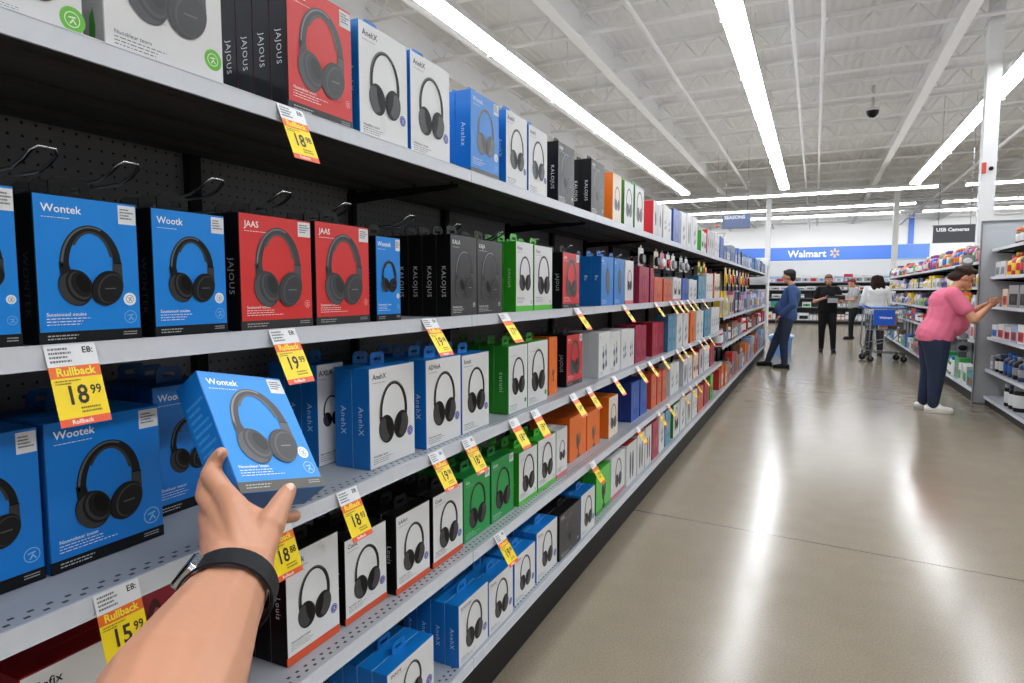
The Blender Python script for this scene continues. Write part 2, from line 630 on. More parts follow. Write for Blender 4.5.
# front, side, top, print kind, inks, print width, print centre height, brand colour, band, badge, tab, spine lettering colour
STYLES = {
    'wontek': dict(look='blue front, black sides', f=BLUE, s='0c0d10', t='0f1013', pk='A', ink=INK_D, pw=0.70, ph=0.535, bc='eef2f5', band='1b1b1e', badge='w', tab='141415', sl='3c4450', sticker=1, col='blue and black'),
    'held': dict(look='', f='2f8fe0', s='0a66b2', t='0a66b2', pk='A', ink=INK_L, pw=0.76, ph=0.540, bc='f4f6f8', band='55544f', badge='w', tab=None, sl='5aa3dc', sticker=1, col='blue'),
    'wblue': dict(look='', f='0478d0', s='0a5ca8', t='0a6cc0', pk='A', ink=INK_D, pw=0.66, ph=0.520, bc='e6eef4', band='141416', badge='l', tab='0c5ca4', sl='3f86c4', sticker=1, col='blue'),
    'jaas': dict(look='', f=RED, s='101218', t='141416', pk='A', ink=INK_G, pw=0.80, ph=0.550, bc='f5efee', band='2a2a2c', badge='r', tab='141415', sl='b8bcc2', sticker=1, col='red and black'),
    'bluewhite': dict(look='', f=WHITE, s='0f6fc0', t='1080d6', pk='B', ink=INK_K, pw=0.72, ph=0.530, bc='2a2a2c', band=None, badge='b', tab='0f74c4', sl='cfe2f2', sticker=0, col='white and blue'),
    'allblue': dict(look='', f='2a86dc', s='0d72c8', t='0d72c8', pk='B', ink=INK_L, pw=0.68, ph=0.560, bc='e6eef4', band='56585a', badge='w', tab='0f74c4', sl='e6eef4', sticker=1, col='bright blue'),
    'dropblue': dict(look='', f='2f86d6', s='0d68b8', t='0d68b8', pk='drop', ink=INK_L, pw=.62, ph=.50, bc='e6eef4', band=None, badge=None, tab='0f74c4', sl='e6eef4', sticker=0, col='bright blue'),
    'black': dict(look='', f='3b3b3d', s='0d0d0e', t='161617', pk='A', ink=('2a2a2c', '47474a', '8b8b8e', '1b1b1c'), pw=0.78, ph=0.520, bc='e6e6e6', band=None, badge='n', tab='141415', sl='c9c9cb', sticker=0, col='black'),
    'greenwhite': dict(look='', f=WHITE, s='2f9a22', t='35a829', pk='B', ink=INK_K, pw=0.74, ph=0.550, bc='55575a', band='58c23a', badge='n', tab='3cb02c', sl='c9eec2', sticker=0, col='white and green'),
    'greenwhite2': dict(look='', f=WHITE, s='2b8a1f', t='2f9424', pk='B', ink=INK_K, pw=0.74, ph=0.540, bc='55575a', band=None, badge='g', tab='2f9424', sl='d6f0d2', sticker=0, col='white and green'),
    'green': dict(look='', f='189648', s='0f6e2c', t='117d33', pk='B', ink=INK_D, pw=0.72, ph=0.500, bc='cfe8d6', band=None, badge='g', tab='117d33', sl='9ad6ac', sticker=1, col='green'),
    'blackwhite': dict(look='', f=WHITE, s='0d0d0e', t='111112', pk='B', ink=INK_K, pw=0.70, ph=0.520, bc='2a2a2c', band='d9532c', badge='b', tab='111112', sl='d0d0d2', sticker=0, col='white and black'),
    'cofix': dict(look='', f='d6d6d4', s='7e1820', t='a01e28', pk='A', ink=INK_K, pw=.66, ph=.42, bc='1c1c1e', band=None, badge=None, tab=None, sl='8a8a8c', sticker=0, col='red-topped'),
    'pinkwhite': dict(look='', f=WHITE, s='d6d8da', t='e0e0e0', pk='B', ink=INK_K, pw=.6, ph=.55, bc='55575a', band='e0707a', badge=None, tab=None, sl='77797b', sticker=0, col='white and pink'),
    'orange': dict(look='', f='ee7420', s='dd5f12', t='e0661a', pk='mic', ink=('6a4630', '8a6a50', '55382a', '503020'), pw=.55, ph=.36, bc='7a4522', band=None, badge=None, tab=None, sl='f5b080', sticker=0, col='orange'),
    'orangewhite': dict(look='', f='ecdccb', s='e8731c', t='ea7a24', pk='B', ink=INK_G, pw=.7, ph=.5, bc='a05a2a', band=None, badge=None, tab=None, sl='fbd0a8', sticker=0, col='white and orange'),
    'greendot': dict(look='', f='d9d9d9', s='a9aaa9', t='cccccc', pk='A', ink=('3a3a3d', '4b4b4f', '66666a', '2c2c2f'), pw=0.80, ph=0.580, bc='5a5a5e', band=None, badge='G', tab=None, sl='3c9a2c', sticker=0, col='large white'),
    'white': dict(look='', f='e2e3e3', s='cfd2d4', t='d8dadb', pk='buds', ink=('2a2a2c', '3c6a9a', '8a5a3a', '101011'), pw=.62, ph=.52, bc='77797b', band=None, badge=None, tab=None, sl='9a9c9e', sticker=0, col='white'),
    'whitebar': dict(look='', f='dfe0e1', s='c6c9cb', t='c8332a', pk='bar', ink=INK_K, pw=.75, ph=.45, bc='8a8c8e', band=None, badge=None, tab=None, sl='9a9c9e', sticker=0, col='white'),
    'redspine': dict(look='', f='c9ccce', s='c8202c', t='d02a30', pk='drop', ink=INK_K, pw=.6, ph=.5, bc='8a2026', band=None, badge=None, tab=None, sl='f0b0b4', sticker=0, col='white and red'),
    'maroon': dict(look='', f='a82a4c', s='8a1c3a', t='96213f', pk='bar', ink=('6a1430', 'c25a78', '5a1028', '4a0c20'), pw=.7, ph=.42, bc='f0c8d4', band=None, badge=None, tab=None, sl='e0a0b4', sticker=0, col='maroon'),
    'crimson': dict(look='', f='b0203a', s='8c1428', t='9a1a30', pk='bar', ink=('5a0c1c', 'd0607a', '4a0c18', '3a0810'), pw=.7, ph=.42, bc='f0c8d0', band=None, badge=None, tab=None, sl='e0a0ac', sticker=0, col='crimson'),
    'navy': dict(look='', f='2456b8', s='14337e', t='183c92', pk='bar', ink=('10204c', '5a86d8', '0c1838', '081028'), pw=.7, ph=.5, bc='d6e2f8', band=None, badge=None, tab=None, sl='a0b8e8', sticker=0, col='royal blue'),
    'coral': dict(look='', f='d8623a', s='c24a26', t='cc542e', pk='bar', ink=('8a3018', 'f09a78', '742812', '5a1c0c'), pw=.7, ph=.5, bc='fbdccf', band=None, badge=None, tab=None, sl='f6c0a8', sticker=0, col='coral'),
    'limepack': dict(look='', f='5cc84a', s='2f9a2c', t='46b03a', pk='mic', ink=INK_D, pw=.7, ph=.4, bc='e4f6df', band='3aa030', badge=None, tab='2f9a2c', sl='d4f0cc', sticker=0, col='lime green'),
    'teal': dict(look='', f='5f98b8', s='2a6484', t='3a7696', pk='bar', ink=('1c3a4c', 'a4c8dc', '14303c', '0c2430'), pw=.7, ph=.5, bc='e2eff6', band=None, badge=None, tab=None, sl='b4d4e4', sticker=0, col='teal'),
}
CART = {}


def carton_mesh(w, h, t, f, s, tp, back=None):
    key = (round(w, 4), round(h, 4), round(t, 4), f, s, tp)
    if key in CART:
        return CART[key]
    bm = bmesh.new()
    bmesh.ops.create_cube(bm, size=1)
    for v in bm.verts:
        v.co = Vector(((v.co.x - .5) * t, v.co.y * w, (v.co.z + .5) * h))
    bmesh.ops.bevel(bm, geom=list(bm.edges), offset=min(.0012, t * .1), segments=1, profile=.5, affect='EDGES')
    bm.normal_update()
    for fc in bm.faces:
        n = fc.normal
        fc.material_index = 0 if n.x > .8 else (2 if n.z > .8 or n.z < -.8 else 1)
    me = bpy.data.meshes.new('carton')
    bm.to_mesh(me); bm.free()
    for c in (f, s, tp):
        me.materials.append(mat(c, .38, var=.03, scale=12))
    CART[key] = me
    return me


SMALL = {}


def small_mesh(key, fn):
    if key not in SMALL:
        SMALL[key] = fn()
    return SMALL[key]


def disc_mesh(color, ring=None):
    def f():
        m = MB()
        m.face([(0, .5 * math.cos(2 * PI * i / 24), .5 * math.sin(2 * PI * i / 24)) for i in range(24)], 0)
        return m.mesh(mat(color, .4))
    return small_mesh(('disc', color), f)


def ring_mesh(color, icon=True):
    def f():
        m = MB()
        for i in range(24):
            a, b = 2 * PI * i / 24, 2 * PI * (i + 1) / 24
            m.face([(0, .5 * math.cos(a), .5 * math.sin(a)), (0, .5 * math.cos(b), .5 * math.sin(b)), (0, .44 * math.cos(b), .44 * math.sin(b)), (0, .44 * math.cos(a), .44 * math.sin(a))], 0)
        if icon:
            for p in ([(-.2, -.28), (-.1, -.3), (.12, .0), (.04, .08)], [(-.26, .06), (-.24, .14), (.2, .22), (.24, .12)], [(.0, .02), (.1, -.02), (.28, -.24), (.18, -.28)]):
                m.face([(0, x, y) for x, y in p], 0)
        return m.mesh(mat(color, .4))
    return small_mesh(('ring', color, icon), f)


def rect_mesh(color):
    def f():
        m = MB(); m.face([(0, 0, 0), (0, 1, 0), (0, 1, 1), (0, 0, 1)]); return m.mesh(mat(color, .42))
    return small_mesh(('rect', color), f)


def lines_mesh(color, n, seed, gap=.62):
    """Rows of print too small to read: n rows of short strokes in a unit square."""
    def f():
        r = random.Random(seed)
        m = MB()
        for i in range(n):
            z1 = 1 - i / n
            z0 = z1 - (1 - gap) / n
            y = 0
            end = r.uniform(.6, 1.)
            while y < end:
                w = r.uniform(.02, .09)
                m.face([(0, y, z0), (0, min(y + w, end), z0), (0, min(y + w, end), z1), (0, y, z1)])
                y += w + .02
        return m.mesh(mat(color, .45))
    return small_mesh(('lines', color, n, seed, gap), f)


def tab_mesh(color, w, hole=True):
    def f():
        m = MB()
        h = .034
        o = [(-w / 2, 0), (w / 2, 0), (w / 2, h * .75), (w / 2 - .008, h), (-w / 2 + .008, h), (-w / 2, h * .75)]
        i = [(-w * .25, h * .35), (w * .25, h * .35), (w * .25, h * .6), (.006, h * .6), (-.006, h * .6), (-w * .25, h * .6)]
        for x, fl in ((0, False), (-.003, True)):
            for k in range(6):
                q = [(x, *o[k]), (x, *o[(k + 1) % 6]), (x, *i[(k + 1) % 6]), (x, *i[k])]
                m.face(q[::-1] if fl else q)
        for k in range(6):
            m.face([(0, *o[k]), (-.003, *o[k]), (-.003, *o[(k + 1) % 6]), (0, *o[(k + 1) % 6])])
            m.face([(0, *i[k]), (0, *i[(k + 1) % 6]), (-.003, *i[(k + 1) % 6]), (-.003, *i[k])])
        return m.mesh(mat(color, .4))
    return small_mesh(('tab', color, round(w, 3)), f)


TAGLINES = ['Nuoskleur teorn', 'Suustoouol oouiee', 'Insncoskior onen', 'Noonokeur iouon', 'Eoiskuur neoor']


def headphone_box(style, w, h, t, label, loc, rot=(0, 0, 0), brand='', spine='', detail=2, print_s=1., name='headphone_box', cat='headphone box', group='boxed headphones on the near shelving run', npr=1, seed=0):
    S = STYLES[style]
    e = .0004
    r = thing(name, label, cat, loc, rot, group)
    add('carton', carton_mesh(w, h, t, S['f'], S['s'], S['t']), r)
    if S['tab']:
        tw = min(.06, w * .42)
        add('hang_tab', tab_mesh(S['tab'], tw), r, (-t + .006, 0, h - .001))
    if spine:
        lettering('spine_lettering', spine, mat(S['sl'], .4), r, (-t * .62, -w / 2 - e, h * .62), t * .42, SPINE, spacing=1.15)
    if detail == 0:
        return r
    if S['band']:
        bh = h * .085
        m = small_mesh(('band', round(w, 4), round(t, 4), round(bh, 4), S['band']), lambda: band_mesh(w, t, bh, S['band']))
        add('base_band', m, r)
    pw = min(w * S['pw'] * print_s, h * (.62 if S['pk'] in 'AB' else .56))
    if npr == 1:
        add('headphone_print', headphone_mesh(S['pk'], S['ink']), r, (e, w * .01, h * S['ph']), scale=(1, pw, pw * (1.0 if S['pk'] in 'AB' else 1.1)))
    else:
        for i in range(npr):
            add('headphone_print', headphone_mesh(S['pk'], S['ink']), r, (e, w * ((i + .5) / npr - .5), h * S['ph']), scale=(1, pw / npr * 1.25, pw / npr * 1.35))
    if detail < 2:
        return r
    bcol = mat(S['bc'], .4)
    z0 = (h * .085 if S['band'] else 0)
    if brand:
        lettering('brand_lettering', brand, bcol, r, (e, -w * .43, h * .885), h * .075, bold=.014)
    add('fine_print', lines_mesh(S['bc'], 1, 3 + seed % 5), r, (e, -w * .43, h * .84), scale=(1, w * .36, h * .012))
    lettering('tagline', TAGLINES[(seed + len(brand)) % 5], bcol, r, (e, -w * .43, z0 + h * .105), h * .034, bold=.008)
    add('fine_print', lines_mesh(S['bc'], 3, 11 + seed % 5, .74), r, (e, -w * .43, z0 + h * .03), scale=(1, w * .52, h * .06))
    if S['band'] and style in ('wontek', 'jaas', 'held', 'wblue'):
        add('fine_print', lines_mesh('b0b0ae', 2, 21, .6), r, (e * 2, -w * .43, h * .02), scale=(1, w * .42, h * .042))
        add('fine_print', lines_mesh('b0b0ae', 2, 22, .6), r, (e * 2, w * .30, h * .03), scale=(1, w * .15, h * .034))
    if S['sticker']:
        st = add('price_sticker', rect_mesh('dfe1e3'), r, (e, w * .30, h * .845), scale=(1, w * .185, h * .135))
        add('sticker_print', lines_mesh('55575a', 4, 31 + seed % 3, .5), st, (.0003, .1, .2), scale=(1, .8, .62))
    B = S['badge']
    bx, bz, bd = w * .385, z0 + h * .10, w * .135
    if B == 'w':
        add('badge', disc_mesh('eef1f3'), r, (e, bx, z0 + h * .215), scale=(1, bd, bd))
        add('badge_icon', ring_mesh('6a7a88'), r, (e * 2, bx, z0 + h * .215), scale=(1, bd * .62, bd * .62))
        add('badge', ring_mesh('7ab4e4' if style != 'held' else 'a8cdee'), r, (e, bx, z0 + h * .085), scale=(1, bd, bd))
    elif B == 'l':
        add('badge', ring_mesh('8ac0e6'), r, (e, bx, z0 + h * .10), scale=(1, bd * 1.15, bd * 1.15))
    elif B == 'r':
        add('badge', ring_mesh('8e2226', False), r, (e, w * .27, z0 + h * .16), scale=(1, bd * .75, bd * .75))
        add('badge', ring_mesh('f0b8b4'), r, (e, w * .42, z0 + h * .135), scale=(1, bd * .6, bd * .6))
    elif B == 'b':
        add('badge', disc_mesh('4a4aa0'), r, (e, bx, h * .27), scale=(1, bd, bd))
        add('badge_icon', ring_mesh('c8c8ec'), r, (e * 2, bx, h * .27), scale=(1, bd * .8, bd * .8))
    elif B == 'g':
        add('badge', disc_mesh('2f9a5a'), r, (e, bx, h * .14), scale=(1, bd * .8, bd * .8))
    elif B == 'n':
        add('fine_print', lines_mesh(S['bc'], 3, 41, .5), r, (e, w * .34, h * .1), scale=(1, w * .1, h * .06))
    elif B == 'G':
        add('badge', disc_mesh('62b82c'), r, (e, w * .40, h * .16), scale=(1, .036, .036))
        add('badge_icon', ring_mesh('dff0d0'), r, (e * 2, w * .395, h * .16), scale=(1, .022, .022))
        lf = MB(); lf.face([(y * .5, 0, z) for y, z in ((0, 0), (.016, .012), (.02, .03), (.008, .06), (-.008, .045), (-.012, .018))])
        add('leaf_print', lf.mesh(mat('2c8a24', .4)), r, (-t * .35, -w / 2 - e, .004))
    return r


def band_mesh(w, t, bh, c):
    m = MB()
    e = .0003
    m.face([(e, -w / 2 - e, .001), (e, w / 2 + e, .001), (e, w / 2 + e, bh), (e, -w / 2 - e, bh)])
    m.face([(-.0025, -w / 2 - e, .001), (e, -w / 2 - e, .001), (e, -w / 2 - e, bh), (-.0025, -w / 2 - e, bh)])
    return m.mesh(mat(c, .42))


SPN = {'wontek': 'WONTEK', 'jaas': 'JAJOUS', 'bluewhite': 'AnehX', 'black': 'KALOJUS', 'greenwhite': 'onoiun', 'greenwhite2': 'cucuni', 'green': 'Gureen', 'blackwhite': 'Louis',
       'allblue': 'Anelax', 'dropblue': 'Bu', 'wblue': 'Wontek', 'orange': '', 'orangewhite': '', 'greendot': ''}
lastY = {}


def face(si, style, xl, xr, xref, yt, nb=0, setb=0., brand='', detail=2, t=.047, ps=1., gap=.0008, npr=1, name='headphone_box', cat='headphone box', hfix=None, hard=False, jit=.0):
    """A row of boxes on shelf si whose front spans photo columns xl..xr, its top seen at (xref, yt); nb more boxes stand behind it."""
    z = ZS[si]
    X = XF - .016 - setb
    y0, y1 = y_on(xl, X, z), y_on(xr, X, z)
    if not hard:
        y0 = max(y0, lastY.get(si, -9) + .0025)
    h = hfix or (z_on(yt, X, y_on(xref, X, z + .2)) - z)
    w = y1 - y0
    lastY[si] = y1
    if w > .27 and name == 'accessory_box' and not hfix:
        # several narrower cartons of the same kind side by side
        n_ = max(2, round(w / .17))
        for i in range(n_):
            pa, pb = y0 + w * i / n_, y0 + w * (i + 1) / n_ - .003
            one(si, style, pa, pb, X, h * (1 - .03 * (i % 2)), nb if i == 0 else 0, brand, detail, t, ps, gap, npr, name, cat, jit, xl)
        return
    return one(si, style, y0, y1, X, h, nb, brand, detail, t, ps, gap, npr, name, cat, jit, xl)


def one(si, style, y0, y1, X, h, nb, brand, detail, t, ps, gap, npr, name, cat, jit, xl):
    z = ZS[si]
    w = y1 - y0
    S = STYLES[style]
    if si:
        h = min(h, ZS[si - 1] - ZS[si] - (.088 if S['tab'] else .064))
    kindw = 'headphone' if name == 'headphone_box' else 'accessory'
    n = nth(S['col'], SN[si], kindw)
    for k in range(nb + 1):
        if k and X - k * (t + gap) - t < -1.415:
            break
        lab = '%s front-row %s %s carton from the near end, %s of near run' % (n, S['col'], kindw, SN[si])
        if k:
            lab = '%s box back behind the %s %s %s carton, %s of near run' % (ORD[k], n, S['col'], kindw, SN[si])
        headphone_box(style, w, h, t, lab, (X - k * (t + gap), (y0 + y1) / 2 + (rnd.uniform(-jit, jit) if k else 0), z + .001), brand=brand, spine=SPN.get(style, '') if xl < 620 else '',
                      detail=(detail if k == 0 else (1 if False else 0)) if k else detail, print_s=ps, npr=npr, name=name, cat=cat, seed=int(xl))


# rows behind show only their near side, so their lettering matters there
_hb = headphone_box


def build_near_run():
    A = 'accessory_box'
    # ---- top shelf
    face(0, 'greendot', -38, 84, 84, -60, 1, t=.085, brand='', hard=True)
    face(0, 'greendot', 105, 224, 224, -62, 1, t=.085)
    face(0, 'jaas', 289, 353, 353, 15, 4, brand='JAAS')
    face(0, 'bluewhite', 360, 408, 360, 19, 3, brand='AnehX')
    face(0, 'bluewhite', 411, 450, 411, 50, 3, brand='AnehX')
    face(0, 'allblue', 471, 499, 471, 89, 2, brand='Wontek', t=.055)
    face(0, 'bluewhite', 506, 527, 506, 109, 3, brand='AnehX')
    face(0, 'bluewhite', 528.5, 547, 528.5, 124, 1, brand='AnehX')
    face(0, 'black', 558, 574, 558, 140.5, 2, brand='KAJA', t=.052)
    face(0, 'black', 591, 604, 591, 158, 3, brand='KAJA', t=.052)
    face(0, 'orangewhite', 612.5, 621, 612.5, 172, 1, t=.05, detail=1)
    face(0, 'greenwhite2', 624, 633, 624, 179.5, 1, t=.05, detail=1)
    face(0, 'greenwhite2', 634.5, 643.5, 634.5, 184, 1, t=.05, detail=1)
    face(0, 'redspine', 653, 662, 653, 200, 2, t=.09, detail=1, name=A, cat='accessory box')
    face(0, 'white', 663, 671, 663, 204, 1, detail=1, name=A, cat='accessory box')
    face(0, 'navy', 673, 679.5, 673, 208, 1, detail=1, name=A, cat='accessory box')
    for a, b, yt, st in ((681, 686, 211, 'white'), (686.5, 691.5, 213, 'whitebar'), (692, 697, 216, 'white'), (701, 706, 230, 'greenwhite2'), (707, 713.5, 229, 'redspine'), (714.5, 719, 232, 'white'),
                         (720, 723.5, 236, 'navy')):
        face(0, st, a, b, a, yt, 0, detail=1, name=A, cat='accessory box')
    # ---- second shelf
    face(1, 'wontek', -62, 23, 16, 187, 1, brand='Wontek', hard=True)
    face(1, 'wontek', 40, 142, 38, 193, 2, brand='Wontek')
    face(1, 'wontek', 156, 228, 155, 208, 2, brand='Wootk')
    face(1, 'jaas', 242, 313, 242, 212.5, 2, brand='JAAS')
    face(1, 'jaas', 317, 370, 316, 221, 2, brand='JAAS')
    face(1, 'wontek', 377, 401, 401, 239, 2, brand='Wontek', t=.05)
    face(1, 'black', 451, 477, 450, 234, 4, brand='KALA', t=.05)
    face(1, 'black', 477.4, 502, 477, 239, 3, brand='KAJA', t=.05)
    face(1, 'greenwhite', 516, 533, 515, 241, 3, brand='Nouy', t=.052)
    face(1, 'greenwhite', 534.3, 552, 534, 245, 2, brand='Nouy', t=.052)
    face(1, 'jaas', 562.5, 579, 562.5, 252, 2, brand='JAAS', t=.05)
    face(1, 'dropblue', 601, 613, 601, 256, 4, brand='Bu', t=.055)
    face(1, 'dropblue', 614, 624, 614, 258, 2, brand='Bu', t=.055)
    face(1, 'pinkwhite', 625, 633, 625, 260, 1, detail=1)
    face(1, 'maroon', 639, 648.5, 638, 266, 2, detail=1, name=A, cat='accessory box')
    face(1, 'maroon', 650, 653.4, 650, 268, 1, detail=1, name=A, cat='accessory box')
    for a, b, yt, st in ((654, 662, 277, 'coral'), (663.5, 671.5, 279, 'coral'), (673, 681, 277, 'pinkwhite'), (682, 688, 278, 'navy'), (689, 696.5, 279, 'white'), (698, 705, 276, 'teal'), (706, 712.5, 273, 'white'), (714, 719.5, 273, 'orangewhite')):
        face(1, st, a, b, a, yt, 1, detail=1, name=A, cat='accessory box')
    # ---- third shelf
    face(2, 'wblue', -75, 46, 39, 427, 2, setb=.115, brand='Wontek', hard=True, t=.06)
    face(2, 'wblue', 52, 164, 160, 405, 2, setb=.112, brand='Wootek', t=.06)
    face(2, 'wblue', 158, 222, 158, 388, 2, setb=.20, brand='Wootek', t=.06)
    face(2, 'bluewhite', 319, 345, 320, 365, 2, setb=.17, brand='AXLA', t=.056)
    face(2, 'bluewhite', 370.5, 415, 370, 369.5, 1, setb=.03, brand='AnehX', t=.056, hard=True)
    face(2, 'bluewhite', 426.5, 461, 426, 361, 3, setb=.02, brand='ADHxA', t=.056)
    face(2, 'bluewhite', 462.3, 489, 462, 356, 3, setb=.02, brand='Sonch', t=.056)
    face(2, 'greenwhite2', 508.5, 527.3, 508, 347, 3, setb=.03, brand='', t=.06)
    face(2, 'greenwhite2', 527.8, 547.5, 528, 343, 2, setb=.03, brand='')
    face(2, 'orange', 549, 557, 549, 338, 1, setb=.06, detail=1)
    face(2, 'jaas', 566.5, 582, 566, 336, 2, setb=.07, brand='JAAS', t=.055)
    face(2, 'white', 598.5, 620, 598, 333.5, 3, setb=.03, brand='ioi', t=.05, name=A, cat='accessory box', detail=2)
    face(2, 'white', 621, 634, 621, 330, 2, setb=.03, detail=1, name=A, cat='accessory box')
    face(2, 'maroon', 635, 646, 635, 326, 2, setb=.03, detail=1, name=A, cat='accessory box')
    face(2, 'crimson', 652, 663.5, 652, 323, 2, setb=.03, detail=1, name=A, cat='accessory box', t=.055)
    for a, b, yt, st in ((667, 675.5, 316, 'teal'), (676.5, 682, 315, 'white'), (683, 688, 314, 'white'), (690, 695, 312, 'orange'), (696, 703, 311, 'white'), (704, 710, 310, 'teal'), (711, 719, 308, 'white')):
        face(2, st, a, b, a, yt, 1, detail=1, name=A, cat='accessory box')
    # ---- fourth shelf
    face(3, 'crimson', -60, 105, 105, 640, 0, setb=.165, hard=True, hfix=.325, detail=1, t=.09, name=A, cat='accessory box')
    face(3, 'crimson', 108, 232, 232, 590, 0, setb=.165, hfix=.325, detail=1, t=.09, name=A, cat='accessory box')
    face(3, 'cofix', 30, 150, 107, 639, 1, setb=.05, brand='Cofix', hard=True, t=.05)
    face(3, 'cofix', 160, 245, 245, 648, 1, setb=.05, brand='Cofix', t=.05)
    face(3, 'blackwhite', 288, 340, 287, 557, 3, setb=.05, brand='Mook', hard=True, t=.05)
    face(3, 'blackwhite', 346, 387, 345, 542, 2, setb=.05, brand='Cook', t=.05)
    face(3, 'blackwhite', 397, 430, 396, 518, 2, setb=.03, brand='bAArt', t=.05)
    face(3, 'blackwhite', 433.5, 463, 433, 498, 2, setb=.03, brand='Cook', t=.05)
    face(3, 'green', 464, 490, 463, 480, 3, setb=.04, brand='Gus', t=.055)
    face(3, 'green', 491.5, 513.5, 491, 463, 3, setb=.04, brand='Gulut', t=.055)
    face(3, 'greenwhite', 519, 537, 519, 454, 2, setb=.03, t=.055)
    face(3, 'greenwhite', 538, 555.5, 538, 442, 2, setb=.03, t=.055)
    face(3, 'pinkwhite', 556.5, 567, 556, 432, 1, setb=.03)
    face(3, 'orange', 569.5, 586, 568, 420, 2, setb=.07, detail=1, t=.07)
    face(3, 'orange', 587, 599.5, 587, 414, 2, setb=.07, detail=1, t=.07)
    face(3, 'orangewhite', 608.5, 617.5, 608, 399, 2, setb=.05, detail=1, t=.07)
    face(3, 'navy', 631, 639, 631, 384, 3, setb=.05, detail=1, name=A, cat='accessory box', t=.07)
    face(3, 'navy', 640, 646.5, 640, 381, 2, setb=.05, detail=1, name=A, cat='accessory box', t=.07)
    for a, b, yt, st in ((651, 656, 375, 'coral'), (657, 661, 373, 'coral'), (662, 666, 371, 'coral'), (670, 678.5, 365, 'white'), (683, 687, 360, 'whitebar'), (688, 692, 357, 'white'), (693, 698, 354, 'orangewhite'),
                         (699, 703, 350, 'redspine'), (704, 709, 347, 'white'), (710, 714, 344, 'crimson')):
        face(3, st, a, b, a, yt, 1, setb=.04, detail=1, name=A, cat='accessory box')
    # ---- bottom shelf
    face(4, 'bluewhite', 388, 434, 434, 634, 3, setb=.015, brand='ENAGPE', hard=True, t=.05)
    face(4, 'bluewhite', 459, 488, 488, 581, 3, setb=.0, brand='EOOOOV', t=.052)
    face(4, 'bluewhite', 489, 513, 513, 562, 3, setb=.0, brand='Encoos', t=.052)
    face(4, 'bluewhite', 514.5, 535, 535, 541, 3, setb=.01, brand='Encoos', t=.052)
    face(4, 'bluewhite', 536.5, 557, 557, 516.5, 3, setb=.01, brand='Encoos', t=.052)
    face(4, 'black', 559, 580, 580, 499, 3, setb=.0, brand='SONE', t=.06)
    face(4, 'bluewhite', 580.8, 594.5, 594.5, 485, 3, setb=.0, t=.06)
    face(4, 'limepack', 596, 610, 610, 462, 2, setb=.03, detail=1, t=.07)
    face(4, 'pinkwhite', 611, 624.5, 624.5, 449, 1, setb=.03, detail=1)
    for a, b, yt, st in ((625.5, 636, 439, 'whitebar'), (637, 644, 431, 'whitebar'), (645, 651, 424, 'whitebar'), (652, 658, 419, 'crimson'), (659, 664, 413, 'white'), (665, 670, 408, 'teal'), (673, 679, 398, 'greenwhite2'),
                         (680, 685, 396, 'white'), (686, 691, 392, 'whitebar'), (692, 697, 388, 'white'), (698, 703, 384, 'coral'), (704, 709, 380, 'crimson'), (710, 712.5, 370, 'limepack')):
        face(4, st, a, b, b, yt, 1, setb=.02, detail=1, name=A, cat='accessory box')


build_near_run()

# ------------------------------------------------------------------ price tags on the shelf rails
TAGC = dict(paper='e4e6e8', head='ea6a22', yel='f3d512', foot='e25a34', ink='2a2416')


def price_tag(si, px, price, cents, deg, full, ty='18'):
    z = ZS[si]
    X = XF + .0008
    y = y_on(px, X, z)
    n = nth('price tag', SN[si])
    t = thing('price_tag', 'yellow and white price tag hanging from the %s rail, %s from the near end' % (SN[si], n), 'price tag', (X, y, z + .002), (0, -math.radians(deg), 0),
              'yellow price tags on the near shelf rails')
    W, H = .070, .118

    def sheet(z0, z1, c, x):
        def f():
            m = MB(); m.box(-.0006 + x, x, 0, W, z0, z1); return m.mesh(mat(c, .4))
        return small_mesh(('sheet', z0, z1, c, x), f)
    add('paper_strip', sheet(-.032, 0, TAGC['paper'], 0), t)
    add('header_band', sheet(-.049, -.032, TAGC['head'], 0), t)
    add('price_panel', sheet(-.107, -.049, TAGC['yel'], 0), t)
    add('footer_band', sheet(-H, -.107, TAGC['foot'], 0), t)
    e = .0004
    ink = mat(TAGC['ink'], .5)
    lettering('price_lettering', price, ink, t, (e, W * .20, -.087), .038, bold=.02, squeeze=.84)
    lettering('cents_lettering', cents, ink, t, (e, W * .70, -.0755), .019, bold=.02, squeeze=.84)
    if full:
        lettering('header_lettering', 'Rullback', mat('f8e23a', .45), t, (e, W * .12, -.0455), .0165, bold=.03, squeeze=.95)
        lettering('footer_lettering', 'Rollback', mat('fbe9de', .45), t, (e, W * .22, -.1152), .0085, bold=.02)
        lettering('aisle_lettering', 'E8:', ink, t, (e, W * .70, -.014), .013, bold=.02)
        add('fine_print', lines_mesh('6a6c70', 4, 51, .5), t, (e, .004, -.029), scale=(1, W * .52, .024))
        add('fine_print', lines_mesh('7a6a1a', 2, 52, .5), t, (e, .004, -.060), scale=(1, W * .5, .008))
        add('fine_print', lines_mesh('7a6a1a', 2, 53, .5), t, (e, W * .45, -.1035), scale=(1, W * .45, .011))
    else:
        add('fine_print', lines_mesh('8a8c90', 3, 51, .5), t, (e, .004, -.027), scale=(1, W * .6, .02))


